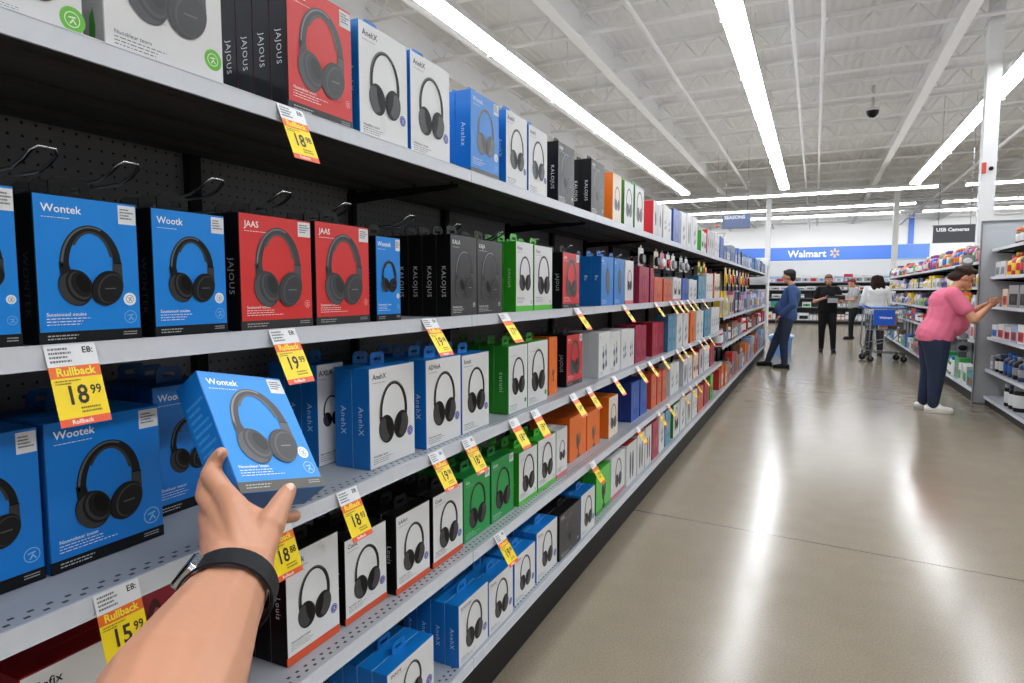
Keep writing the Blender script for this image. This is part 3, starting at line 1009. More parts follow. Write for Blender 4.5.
for si, px, pr, ce, deg, full in (
        (0, 276.5, '18', '98', 22, 1),
        (1, 43, '18', '99', 16, 1), (1, 268, '19', '99', 26, 1), (1, 421, '19', '98', 32, 1), (1, 498, '17', '99', 34, 0), (1, 573, '16', '99', 36, 0), (1, 621, '18', '99', 36, 0), (1, 653.5, '12', '99', 36, 0),
        (1, 668.5, '14', '99', 36, 0), (1, 675, '19', '98', 36, 0), (1, 680, '11', '99', 36, 0), (1, 686.5, '17', '99', 36, 0), (1, 691.5, '15', '99', 36, 0), (1, 701, '13', '99', 36, 0),
        (2, 93, '15', '99', 14, 1), (2, 262, '18', '88', 18, 1), (2, 336, '18', '93', 24, 1), (2, 428, '19', '98', 30, 1), (2, 461, '18', '99', 30, 1), (2, 508, '18', '99', 32, 0), (2, 530, '19', '99', 32, 0),
        (2, 569, '14', '99', 34, 0), (2, 585, '15', '99', 34, 0), (2, 611, '13', '99', 36, 0), (2, 635, '16', '99', 36, 0), (2, 647, '11', '99', 36, 0), (2, 660, '19', '99', 36, 0), (2, 675, '12', '99', 36, 0),
        (2, 681, '18', '99', 36, 0), (2, 688, '14', '98', 36, 0), (2, 698, '17', '99', 36, 0), (2, 702.5, '15', '99', 36, 0), (2, 708, '13', '99', 36, 0),
        (3, 493.5, '19', '99', 32, 1), (3, 589, '12', '99', 34, 0), (3, 635, '16', '99', 36, 0), (3, 656, '18', '99', 36, 0), (3, 666, '11', '99', 36, 0), (3, 681, '14', '99', 36, 0), (3, 689, '17', '99', 36, 0),
        (3, 694.5, '13', '99', 36, 0), (3, 702.5, '19', '99', 36, 0)):
    price_tag(si, px, pr, ce, deg, full)

# ------------------------------------------------------------------ wire hooks on the pegboard
HKX = -1.055


def hook_mesh():
    m = MB()
    p = [(-.385, -.019, .0), (-.30, -.019, .006), (-.05, -.019, .012), (-.02, -.019, .022), (.0, -.018, .034), (.006, -.012, .040), (.006, .012, .040), (.0, .018, .034), (-.02, .019, .022), (-.05, .019, .012), (-.30, .019, .006), (-.385, .019, 0)]
    m.tube(p, .0030, 8)
    b = MB(); b.box(-.388, -.382, -.024, .024, -.022, .018)
    return m.mesh(CHROME), b.mesh(DARK)


HKM = hook_mesh()
for px in (44, 128, 215, 284, 345, 410, 457, 500, 536, 570, 602, 620, 631, 643, 655, 668, 681, 692, 704):
    y = y_on(px, HKX, 1.60)
    t = thing('peg_hook', 'looped chrome wire hook on the dark pegboard above the second shelf, %s from near end' % nth('hook'), 'hook', (HKX, y, 1.555), group='wire hooks on the pegboard')
    add('wire_loop', HKM[0], t); add('hook_plate', HKM[1], t)

# ------------------------------------------------------------------ small goods
PALETTE = {'white': 'dcdddd', 'grey': '8d9094', 'black': '202022', 'red': 'c2302c', 'orange': 'e0742c', 'yellow': 'e6c332', 'green': '3a9a48', 'blue': '2a66b8', 'pale blue': '9ab4d8', 'purple': '6a4a90', 'pink': 'd8789c',
           'brown': '7a5238', 'teal': '3a8c94', 'cream': 'd8ccb0', 'lavender': 'a8a4c8', 'magenta': 'b8387a', 'navy': '24345c', 'lime': '8cc04a'}


def goods(kind, w, h, t, c, c2, label, loc, rz, group):
    """Small packaged goods, front on local +X, base at loc."""
    e = .0006
    if kind == 'carton':
        r = thing('goods_carton', label, 'carton', loc, (0, 0, rz), group)
        add('carton', carton_mesh(w, h, t, PALETTE[c], PALETTE[c], PALETTE[c]), r)
        add('front_panel', rect_mesh(PALETTE[c2]), r, (e, -w * .42, h * .12), scale=(1, w * .84, h * .5))
        add('product_print', headphone_mesh(('bar', 'drop', 'buds', 'mic')[int(h * 1000) % 4], INK_K), r, (e * 2, 0, h * .38), scale=(1, w * .5, h * .3))
        return r
    if kind == 'bottle':
        r = thing('goods_bottle', label, 'bottle', loc, (0, 0, rz), group)
        R = min(w, t) / 2
        bm_ = small_mesh(('bottle', c), lambda: lathe_mesh([(0, 0), (.46, 0), (.5, .03), (.5, .62), (.44, .72), (.24, .80), (.2, .86), (0, .86)], c, .28))
        add('bottle_body', bm_, r, (-R, 0, 0), scale=(2 * R, 2 * R, h))
        add('cap', small_mesh(('cap', c2), lambda: lathe_mesh([(0, .84), (.24, .84), (.24, .99), (.2, 1.), (0, 1.)], c2, .35)), r, (-R, 0, 0), scale=(2 * R, 2 * R, h))
        add('label_band', small_mesh(('lband', c2), lambda: lathe_mesh([(.506, .2), (.51, .21), (.51, .52), (.506, .53)], c2, .4)), r, (-R, 0, 0), scale=(2 * R, 2 * R, h))
        return r
    if kind == 'jar':
        r = thing('goods_jar', label, 'jar', loc, (0, 0, rz), group)
        R = min(w, t) / 2
        add('jar_body', small_mesh(('jar', c), lambda: lathe_mesh([(0, 0), (.46, 0), (.5, .04), (.5, .72), (.46, .8), (0, .8)], c, .25)), r, (-R, 0, 0), scale=(2 * R, 2 * R, h))
        add('lid', small_mesh(('lid', c2), lambda: lathe_mesh([(0, .8), (.48, .8), (.48, .97), (.45, 1.), (0, 1.)], c2, .35)), r, (-R, 0, 0), scale=(2 * R, 2 * R, h))
        add('label_band', small_mesh(('jband', 'white'), lambda: lathe_mesh([(.506, .16), (.51, .17), (.51, .62), (.506, .63)], 'white', .4)), r, (-R, 0, 0), scale=(2 * R, 2 * R, h))
        return r
    r = thing('goods_pouch', label, 'pouch', loc, (0, 0, rz), group)

    def pouch():
        m = MB()
        rings = []
        for z, a, b in ((0, .44, .40), (.08, .5, .5), (.45, .49, .42), (.8, .47, .2), (.93, .47, .04), (1, .47, .03)):
            rings.append([(-.5 + b * math.sin(q) * 1., a * math.cos(q), z) for q in [2 * PI * i / 14 for i in range(14)]])
        m.grid(rings)
        return m.mesh(mat(PALETTE[c], .3))
    add('pouch_body', small_mesh(('pouch', c), pouch), r, scale=(t, w, h))
    add('label_panel', rect_mesh(PALETTE[c2]), r, (.002, -w * .3, h * .25), scale=(1, w * .6, h * .3))
    return r


def lathe_mesh(prof, c, rough):
    m = MB(); m.lathe(prof, 14); return m.mesh(mat(PALETTE[c], rough))


KIND_CAT = {'carton': 'carton', 'bottle': 'bottle', 'jar': 'jar', 'pouch': 'pouch'}


def fill(facing, xf, a, b, z, unitname, shelfname, pool, cols, hr, wr, setback=.02, gaps=.01, group='', skip=.0, end='near end', grow=0):
    """Row of goods along one shelf from a to b."""
    rz = {'+x': 0, '-x': PI, '-y': -PI / 2}[facing]
    s = a
    prev = None
    run = 0
    while s < b - .06:
        if prev is None or run <= 0:
            prev = (rnd.choice(pool), rnd.choice(cols), rnd.choice(cols), rnd.uniform(*hr), rnd.uniform(*wr))
            run = rnd.choice((1, 1, 2, 2, 3))
        k, c, c2, h, w = prev
        w *= 1 + grow * (s - a) / max(b - a, .1)
        run -= 1
        if rnd.random() < skip:
            s += w + gaps
            continue
        if c2 == c:
            c2 = 'white' if c != 'white' else rnd.choice(('grey', 'pale blue', 'cream', 'grey', 'red', 'lavender'))
        w = min(w, b - s)
        t = min(.16, max(.07, w * .7))
        if k in ('bottle', 'jar'):
            t = min(w, .14); w2 = t
        else:
            w2 = w
        q = s + w2 / 2
        sb = setback + rnd.uniform(0, .03)
        loc = {'+x': (xf - sb, q, z + .001), '-x': (xf + sb, q, z + .001), '-y': (q, xf + sb, z + .001)}[facing]
        n = nth(c, k, unitname, shelfname)
        goods(k, w2, h, t, c, c2, '%s %s %s from the %s, %s of the %s' % (n, c, k, end, shelfname, unitname), loc, rz, group)
        s += w2 + gaps


# the far shelving run, goods too far away to read
G = 'goods on the far shelving run'
fill('+x', XF, Y1 + .1, Y2 - .1, ZS2[0], 'far run', 'top shelf', ['carton'], ['white', 'blue', 'pale blue', 'navy', 'grey', 'blue'], (.16, .24), (.16, .24), group=G, gaps=.03)
fill('+x', XF, Y1 + .1, Y2 - .1, ZS2[1], 'far run', 'second shelf', ['carton', 'bottle'], ['cream', 'pale blue', 'lavender', 'navy', 'pink', 'grey', 'white', 'yellow'], (.24, .34), (.12, .22), group=G, gaps=.03)
fill('+x', XF, Y1 + .1, Y2 - .1, ZS2[2], 'far run', 'third shelf', ['carton', 'jar', 'carton'], ['grey', 'white', 'pale blue', 'brown', 'red', 'black'], (.14, .24), (.14, .24), group=G, gaps=.04)
fill('+x', XF, Y1 + .1, Y2 - .1, ZS2[3], 'far run', 'bottom shelf', ['carton', 'bottle', 'carton'], ['red', 'orange', 'brown', 'white', 'orange', 'grey', 'pale blue'], (.22, .40), (.14, .24), group=G, gaps=.03)


def hanging_pack(x, y, ztop, w, h, c, c2, label, group, rz=0):
    r = thing('hanging_pack', label, 'blister pack', (x, y, ztop - h), (0, 0, rz), group)
    m = MB(); m.box(-.002, 0, -w / 2, w / 2, 0, h); m.box(-.002, 0, -.012, .012, h, h + .02)
    add('backing_card', m.mesh(mat(PALETTE[c], .4)), r)
    m = MB()
    m.grid([[(d, w * k * math.cos(q), h * .40 + h * k * .75 * math.sin(q)) for q in [2 * PI * i / 16 for i in range(16)]] for d, k in ((.0, .40), (.014, .40), (.022, .33))])
    add('blister', m.mesh(mat(PALETTE[c2], .15)), r)


# small packs hanging above the second shelf of the near run
for i, (px, c, c2) in enumerate(((641, 'white', 'black'), (656, 'cream', 'black'), (662, 'pink', 'white'), (668, 'white', 'red'), (673, 'white', 'grey'), (681, 'white', 'grey'), (686, 'white', 'grey'), (699, 'yellow', 'lime'), (704, 'yellow', 'orange'))):
    y = y_on(px, XF - .05, 1.6)
    hanging_pack(XF - .05, y, 1.655, .13, .115, c, c2, 'small %s blister pack hanging above the second shelf, %s from near end' % (c, nth('hp')), 'blister packs hanging over the second shelf')
for i, c in enumerate(('yellow', 'cream', 'yellow', 'white', 'pink', 'yellow', 'grey', 'orange')):
    hanging_pack(XF - .03, Y1 + .35 + .42 * i, 1.66, .2, .22, c, ('yellow', 'orange', 'red', 'black')[i % 4], '%s blister pack hanging under the top shelf of the far run, %s along' % (c, ORD[i + 1]), 'blister packs hanging in the far run')

# ------------------------------------------------------------------ aisle shelving on the other side
RX = 1.80
GREY_BACK = mat('a9adb0', .5, var=.03)
ZR = [1.74, 1.43, 1.10, .77, .16]
ZN = [1.88, 1.55, 1.20, .83, .44, .11]
for i in range(9):
    unit('pale grey shelving section along the opposite side of the aisle, %s beyond the tall divider' % ORD[i + 1], 9.47 + 1.22 * i, 1.22, RX, '-x', ZR, .45, 1.95, .16, GREY_BACK,
         'shelving sections opposite the headphones', GREY_STEEL, extra_last=i == 8)
for i, y0 in enumerate((8.18, 6.96)):
    unit(('tall grey shelving section beside the woman in pink, next to the divider', 'tall grey shelving section second from the divider, toward the camera')[i], y0, 1.22, RX + .10, '-x', ZN, .42, 2.22, .11, GREY_BACK,
         'tall shelving sections nearest on the opposite side', GREY_STEEL)
m = MB(); m.box(1.80, 2.34, 9.42, 9.45, 0.02, 2.20)
o = thing('divider_panel', 'tall light grey steel divider panel beside the woman in pink', 'divider panel', (0, 0, 0))
add('panel_sheet', m.mesh(mat('b4b8bb', .4)), o)
m = MB(); m.box(1.79, 1.80, 9.405, 9.465, 0, 2.22); m.box(1.80, 2.34, 9.405, 9.465, 2.20, 2.22); m.box(1.80, 2.34, 9.405, 9.465, 0, .02)
add('edge_trim', m.mesh(mat('6d7073', .4)), o)
G = 'goods on the opposite aisle shelving'
U = 'opposite shelving'
yr0, yr1 = 9.55, 20.3
E_ = 'divider'
fill('-x', RX, yr0, yr1, ZR[0], U, 'top shelf', ['bottle', 'pouch', 'jar', 'bottle'], ['orange', 'pink', 'blue', 'green', 'orange', 'cream', 'magenta', 'purple'], (.19, .27), (.12, .16), group=G, end=E_, grow=1.2)
fill('-x', RX, yr0, yr1, ZR[1], U, 'second shelf', ['pouch', 'carton', 'bottle'], ['yellow', 'purple', 'lavender', 'navy', 'yellow', 'white'], (.14, .24), (.13, .18), group=G, end=E_, grow=1.2)
fill('-x', RX, yr0, yr1, ZR[2], U, 'third shelf', ['carton', 'bottle', 'pouch'], ['lavender', 'yellow', 'lime', 'purple', 'white', 'navy'], (.14, .24), (.13, .18), group=G, end=E_, grow=1.2)
fill('-x', RX, yr0, yr1, ZR[3], U, 'fourth shelf', ['carton', 'jar', 'bottle'], ['red', 'purple', 'orange', 'navy', 'teal', 'grey', 'white'], (.14, .26), (.13, .18), group=G, end=E_, grow=1.2)
fill('-x', RX, yr0, yr1, ZR[4], U, 'bottom shelf', ['carton', 'carton', 'jar'], ['blue', 'teal', 'grey', 'brown', 'pink', 'white', 'green'], (.16, .36), (.16, .22), group=G, end=E_, grow=1.2)
G = 'goods on the tall shelving beside the woman in pink'
U = 'tall near shelving'


def near_goods(rows):
    for zi, items in rows:
        for (y, k, w, h, c, c2, extra) in items:
            t = min(w, .16) if k in ('bottle', 'jar') else .16
            goods(k, w, h, t, c, c2, '%s %s %s on %s of tall grey shelving, %s from divider' % (extra, c, k, ('the uppermost shelf', 'the second shelf', 'the third shelf', 'the fourth shelf', 'the fifth shelf', 'the base shelf')[zi], nth('ng', zi)),
                  (RX + .13, y, ZN[zi] + .001), PI, G)


near_goods(((0, [(8.55, 'jar', .15, .17, 'brown', 'orange', 'squat'), (8.38, 'jar', .15, .17, 'brown', 'orange', 'squat'), (8.20, 'jar', .15, .27, 'orange', 'white', 'tall'), (8.0, 'jar', .15, .27, 'orange', 'brown', 'tall')]),
            (1, [(9.22, 'carton', .2, .17, 'white', 'grey', 'low'), (9.0, 'carton', .2, .17, 'white', 'grey', 'low'), (8.80, 'bottle', .14, .22, 'yellow', 'red', 'plump'), (8.64, 'bottle', .14, .25, 'red', 'yellow', 'plump'), (8.48, 'bottle', .14, .24, 'yellow', 'red', 'plump'), (8.32, 'bottle', .14, .24, 'navy', 'red', 'plump'), (8.1, 'carton', .2, .2, 'black', 'grey', 'plain')]),
            (2, [(9.24, 'jar', .12, .1, 'white', 'grey', 'small'), (9.1, 'carton', .12, .1, 'grey', 'white', 'small'), (8.84, 'carton', .2, .2, 'cream', 'red', 'upright'), (8.5, 'carton', .36, .24, 'grey', 'black', 'large'), (8.1, 'carton', .34, .24, 'grey', 'black', 'large')]),
            (3, [(9.2, 'carton', .24, .15, 'white', 'blue', 'wide'), (8.93, 'carton', .24, .17, 'white', 'red', 'wide'), (8.66, 'carton', .24, .16, 'white', 'red', 'wide'), (8.4, 'carton', .22, .18, 'pale blue', 'red', 'wide'), (8.14, 'carton', .24, .2, 'white', 'red', 'wide')]),
            (4, [(9.24, 'carton', .12, .17, 'grey', 'white', 'slim'), (9.08, 'jar', .14, .2, 'black', 'grey', 'dark'), (8.9, 'jar', .14, .22, 'black', 'navy', 'dark'), (8.72, 'bottle', .15, .25, 'navy', 'blue', 'dark'), (8.54, 'bottle', .15, .24, 'navy', 'blue', 'dark'), (8.36, 'bottle', .15, .24, 'black', 'grey', 'dark'), (8.15, 'bottle', .15, .24, 'navy', 'grey', 'dark')]),
            (5, [(8.62, 'jar', .15, .26, 'black', 'grey', 'tall'), (8.44, 'jar', .15, .26, 'black', 'navy', 'tall'), (8.27, 'jar', .15, .28, 'black', 'grey', 'tall')])))

# hanging strip of yellow packs beside the divider
cs = thing('hanging_strip', 'narrow grey merchandise strip hanging beside the grey divider, above the woman', 'display strip', (1.70, 9.60, .55))
m = MB(); m.box(-.045, .045, 0, .012, 0, 1.30); add('strip_board', m.mesh(mat('55585c', .5)), cs)
m = MB(); m.tube([(0, .006, 1.30), (0, .006, 1.36), (.02, .02, 1.38), (.1, .04, 1.38)], .005, 6); add('strip_hook', m.mesh(CHROME), cs)
for i in range(8):
    hanging_pack(1.70, 9.597, .74 + .155 * i, .12, .12, ('grey', 'white', 'lavender', 'white', 'orange', 'yellow', 'yellow', 'grey')[i], ('black', 'grey', 'navy', 'grey', 'yellow', 'orange', 'yellow', 'white')[i],
                 'small blister pack on the merchandise strip by the divider, %s from the bottom' % ORD[i + 1], 'packs on the merchandise strip', -PI / 2)

# ------------------------------------------------------------------ shelving across the far end
BY = 29.5
ZB = [1.74, 1.42, 1.08, .70, .16]
for i in range(8):
    unit('dark-backed shelving section across the far end below the blue sign, %s from its left end' % ORD[i + 1], -6.2 + 1.22 * i, 1.22, BY, '-y', ZB, .45, 1.9, .16, mat('3a3d40', .6), 'sections of the cross shelving at the far end', extra_last=i == 7)
U, G = 'far end shelving', 'goods on the far end shelving'
fill('-y', BY, -2.7, 3.45, ZB[0], U, 'top shelf', ['carton'], ['white', 'white', 'white', 'pale blue', 'grey', 'white', 'red'], (.24, .34), (.26, .4), group=G, end='left end')
fill('-y', BY, -2.7, 3.45, ZB[1], U, 'second shelf', ['carton'], ['white', 'red', 'white', 'grey'], (.14, .22), (.26, .4), group=G, skip=.12, end='left end')
fill('-y', BY, -2.7, 3.45, ZB[2], U, 'third shelf', ['carton', 'jar'], ['white', 'grey', 'white'], (.14, .22), (.24, .4), group=G, skip=.15, end='left end')
fill('-y', BY, -2.7, 3.45, ZB[3], U, 'fourth shelf', ['carton', 'pouch'], ['white', 'grey', 'green', 'white', 'teal'], (.18, .26), (.24, .4), group=G, skip=.12, end='left end')
fill('-y', BY, -2.7, 3.45, ZB[4], U, 'bottom shelf', ['carton', 'jar'], ['orange', 'grey', 'white', 'white', 'black'], (.24, .4), (.3, .4), group=G, skip=.1, end='left end')

# ------------------------------------------------------------------ signs
WY = YF - .02
sg = thing('store_sign', 'long blue store sign with white lettering on the back wall', 'sign', (0, WY, 3.3))
SB = mat('2b6fd6', .4, var=.02, scale=2)
m = MB(); m.box(-4.7, 4.08, -.05, 0, 0, .8)
add('sign_board', m.mesh(SB), sg)
ROTB = Euler((PI / 2, 0, 0))
add('sign_lettering', text_mesh('Walmart', mat('f4f7fb', .4), .02, 1.0), sg, (-1.62, -.056, .19), ROTB, (.60, .60, 1))
spk = MB()
for k in range(6):
    a = k * PI / 3 + PI / 2
    c_, s_ = math.cos(a), math.sin(a)
    pts = [(.09, -.035), (.25, -.055), (.28, 0), (.25, .055), (.09, .035)]
    spk.face([(u * c_ - v * s_, 0, u * s_ + v * c_) for u, v in pts][::-1])
spo = add('spark_emblem', spk.mesh(mat('f2c544', .4)), sg, (1.02, -.056, .40), label='pale yellow spark emblem')
s2 = thing('wall_banner', 'lighter blue plain panel on the back wall beside the far pillar', 'sign', (4.58, WY, 3.3))
m = MB(); m.box(-.45, 1.35, -.05, 0, 0, .8); add('banner_board', m.mesh(mat('4a80d4', .4, var=.02)), s2)
m = MB(); m.box(-.46, 1.36, -.06, 0, -.03, 0); m.box(-.46, 1.36, -.06, 0, .8, .83); add('banner_edge', m.mesh(mat('86aee4', .4)), s2)
s3 = thing('wall_pole', 'narrow bright blue vertical stripe post on the back wall above the light blue panel', 'post', (4.97, WY, 4.14))
m = MB(); m.box(-.14, .14, -.06, 0, 0, ZC - 4.16); add('stripe_board', m.mesh(SB), s3)
m = MB(); m.box(-.16, .16, -.07, 0, -.005, .02); add('stripe_foot', m.mesh(SB), s3)
s4 = thing('wall_marker', 'pale grey aisle marker lettering on the white back wall below the slate sign', 'sign', (-6.0, WY, 4.75))
lt = add('marker_lettering', text_mesh('F7', mat('b9bbbd', .5), .02), s4, (0, -.01, 0), ROTB, (.62, .62, 1))
m = MB(); m.box(-.1, .8, -.008, 0, -.22, -.17); add('marker_line', m.mesh(mat('cfd0d2', .5)), s4)


def hang_sign(name, label, px0, py0, px1, py1, depth, c, txt, tsz):
    a, b = at(px0, py1, depth), at(px1, py1, depth)
    top = at(px0, py0, depth).z
    w = b.x - a.x
    t = thing(name, label, 'sign', (a.x, a.y, a.z))
    h = top - a.z
    m = MB(); m.box(0, w, -.02, .02, 0, h); add('sign_board', m.mesh(mat(c, .45, var=.03)), t)
    m = MB(); m.box(-.015, w + .015, -.025, .025, h, h + .02); m.box(-.015, w + .015, -.025, .025, -.02, 0); add('sign_edge', m.mesh(mat('54595f', .45)), t)
    add('sign_lettering', text_mesh(txt, mat('f0f2f4', .4), .03), t, (w * .07, -.0205, h * .66), ROTB, (tsz, tsz, 1))
    for k in (.12, .88):
        m = MB(); m.tube([(w * k, 0, h + .02), (w * k, 0, ZC - a.z - .02)], .006, 5)
        add('hanging_wire', m.mesh(CHROME), t)


hang_sign('hanging_sign', 'slate blue hanging aisle sign above the far shelving run', 722, 215, 751.5, 228.5, 20, '66749a', 'SEASONS', .15)
hang_sign('hanging_sign', 'charcoal grey hanging aisle sign above the opposite shelving', 932.5, 226.5, 971, 242.5, 15, '46484b', 'USB Cameras', .115)
# small red notice by the slate sign
t = thing('hanging_notice', 'small red round notice hanging beside the slate blue sign', 'sign', tuple(at(717, 226, 20)))
m = MB(); m.lathe([(0, -.01), (.05, -.01), (.05, .01), (0, .01)], 16); add('notice_disc', m.mesh(mat('d8604c', .4)), t, rot=(PI / 2, 0, 0))
m = MB(); m.tube([(0, 0, .05), (0, 0, 2.2)], .004, 5); add('hanging_wire', m.mesh(CHROME), t)

# dome camera, alarm on the pillar
p = at(872.5, 117, 14)
t = thing('ceiling_camera', 'black dome security camera hanging from the roof over the aisle', 'security camera', tuple(p))
m = MB(); m.lathe([(0, -.02), (.06, .0), (.11, .05), (.125, .11), (.125, .13), (0, .13)], 20); add('dome', m.mesh(mat('161618', .15)), t)
m = MB(); m.lathe([(.135, .13), (.14, .17), (.06, .2), (.03, .22), (.03, ZC - p.z - .02), (0, ZC - p.z - .02)], 16); add('mount', m.mesh(mat('cfcfcd', .5)), t)
t = thing('pillar_alarm', 'small red alarm box with black speaker on the near white pillar', 'alarm', (2.315, 12.25, 1.38 + 118 * 10.2 / 635))
m = MB(); m.box(-.035, .02, -.04, .02, -.07, .09); add('alarm_box', m.mesh(mat('c83a34', .4)), t)
m = MB(); m.lathe([(0, 0), (.032, 0), (.03, .03), (.015, .04), (0, .04)], 14); add('speaker', m.mesh(DARK), t, (.09, .015, 0), (PI / 2, 0, 0))

# end of the shelving run: tall white box display and blue tote
t = thing('end_display', 'tall white display cabinet at the far end of the shelving run', 'display', (-1.2, Y2 + .2, 0))
m = MB(); m.box(-.22, .22, 0, .5, .1, 1.95); m.box(-.2, .2, .02, .48, 0, .1); add('cabinet', m.mesh(mat('d5d7d9', .4)), t)
m = MB(); m.box(-.20, .20, -.004, 0, 1.42, 1.52); add('dark_slot', m.mesh(DARK), t)
m = MB(); m.box(-.24, .24, -.02, .52, 1.95, 2.12); add('header', m.mesh(mat('eceded', .4)), t)
for k in range(4):
    m = MB(); m.box(-.21, .21, -.12, 0, .3 + .28 * k, .315 + .28 * k); add('tray', m.mesh(WHITE_STEEL), t)
for k, (c, c2) in enumerate((('cream', 'orange'), ('orange', 'red'), ('white', 'yellow'), ('pink', 'white'))):
    for q in range(2):
        goods('carton', .17, .18, .08, c, c2, '%s carton on a tray of the white end display, %s tray up, %s' % (c, ORD[k + 1], ('inner side', 'aisle side')[q]), (-1.2 + (-.1 + .2 * q), Y2 + .2 - .115 + 0, .316 + .28 * k), -PI / 2, 'cartons on the end display')
t = thing('storage_tote', 'blue plastic storage tote on the floor at the end of the shelving run', 'tote', (-.62, Y2 - .2, 0))
m = MB()
m.grid([[(a * w + .0, b * d, z) for a, b in ((-1, -1), (1, -1), (1, 1), (-1, 1))] for w, d, z in ((.19, .26, 0), (.22, .30, .36), (.24, .32, .36), (.24, .32, .39), (.205, .285, .39), (.17, .24, .02))], sm=False)
add('tote_body', m.mesh(mat('6f9bd6', .35)), t)
m = MB(); m.box(-.25, .25, -.33, .33, .392, .42); m.box(-.2, .2, -.27, .27, .42, .435); add('lid', m.mesh(mat('8fb2e0', .35)), t)

# ------------------------------------------------------------------ figures


class Soup:
    def __init__(s):
        s.m = MB()

    def cap(s, p0, p1, r0, r1, n=12):
        p0, p1 = Vector(p0), Vector(p1)
        d = p1 - p0
        L = d.length
        d = d / L if L > 1e-6 else Vector((0, 0, 1))
        a = d.orthogonal().normalized(); b = d.cross(a)
        rings = []
        for k in range(5):
            q = -PI / 2 + PI / 2 * (k + .15) / 4.15
            rings.append([p0 + d * r0 * math.sin(q) + (a * math.cos(2 * PI * j / n) + b * math.sin(2 * PI * j / n)) * r0 * math.cos(q) for j in range(n)])
        for k in range(5):
            q = PI / 2 * k / 4.15
            rings.append([p1 + d * r1 * math.sin(q) + (a * math.cos(2 * PI * j / n) + b * math.sin(2 * PI * j / n)) * r1 * math.cos(q) for j in range(n)])
        s.m.grid(rings)

    def chain(s, pts, rs):
        for i in range(len(pts) - 1):
            s.cap(pts[i], pts[i + 1], rs[i], rs[i + 1])

    def ell(s, c, r, rot=None, n=16, k=10):
        c = Vector(c)
        rings = []
        for i in range(k + 1):
            q = -PI / 2 + PI * (i + .1) / (k + .2)
            ring = []
            for j in range(n):
                v = Vector((r[0] * math.cos(q) * math.cos(2 * PI * j / n), r[1] * math.cos(q) * math.sin(2 * PI * j / n), r[2] * math.sin(q)))
                ring.append(c + (rot @ v if rot else v))
            rings.append(ring)
        s.m.grid(rings)

    def build(s, name, material, voxel=.012, smooth=4, parent=None, loc=(0, 0, 0), rot=(0, 0, 0), cut=None):
        me = s.m.mesh(material, name)
        o = bpy.data.objects.new('soup', me)
        COL.objects.link(o)
        r = o.modifiers.new('r', 'REMESH'); r.mode = 'VOXEL'; r.voxel_size = voxel; r.use_smooth_shade = True
        if smooth:
            k = o.modifiers.new('s', 'SMOOTH'); k.factor = .5; k.iterations = smooth
        bpy.context.view_layer.update()
        out = bpy.data.meshes.new_from_object(o.evaluated_get(bpy.context.evaluated_depsgraph_get()))
        bpy.data.objects.remove(o)
        if not out.materials:
            out.materials.append(material)
        out.polygons.foreach_set('use_smooth', [True] * len(out.polygons))
        if cut:
            bm = bmesh.new(); bm.from_mesh(out)
            for p, n in cut:
                bmesh.ops.bisect_plane(bm, geom=list(bm.verts) + list(bm.edges) + list(bm.faces), plane_co=p, plane_no=n, clear_outer=True)
            bm.to_mesh(out); bm.free()
        return add(name, out, parent, loc, rot)


def V(*a):
    return Vector(a)


def small_hand(S, wr, d, side, curl=.3, k=1.0):
    """Palm, four fingers and a thumb; d points along the hand, side to the thumb."""
    d = d.normalized(); side = (side - d * side.dot(d)).normalized(); nrm = d.cross(side)
    S.ell(wr + d * .045 * k, (.046 * k, .038 * k, .016 * k), Matrix((d, side, nrm)).transposed())
    for i, l in enumerate((.068, .076, .070, .054)):
        b = wr + d * .082 * k + side * (.027 - .018 * i) * k
        d2 = (d + nrm * curl).normalized()
        e = b + d2 * l * .5 * k
        d3 = (d + nrm * curl * 3).normalized()
        S.chain([b, e, e + d3 * l * .5 * k], [.0085 * k, .008 * k, .0065 * k])
    b = wr + d * .03 * k + side * .03 * k
    S.chain([b, b + (d + side * .8).normalized() * .035 * k, b + (d + side * .5).normalized() * .065 * k], [.012 * k, .010 * k, .008 * k])


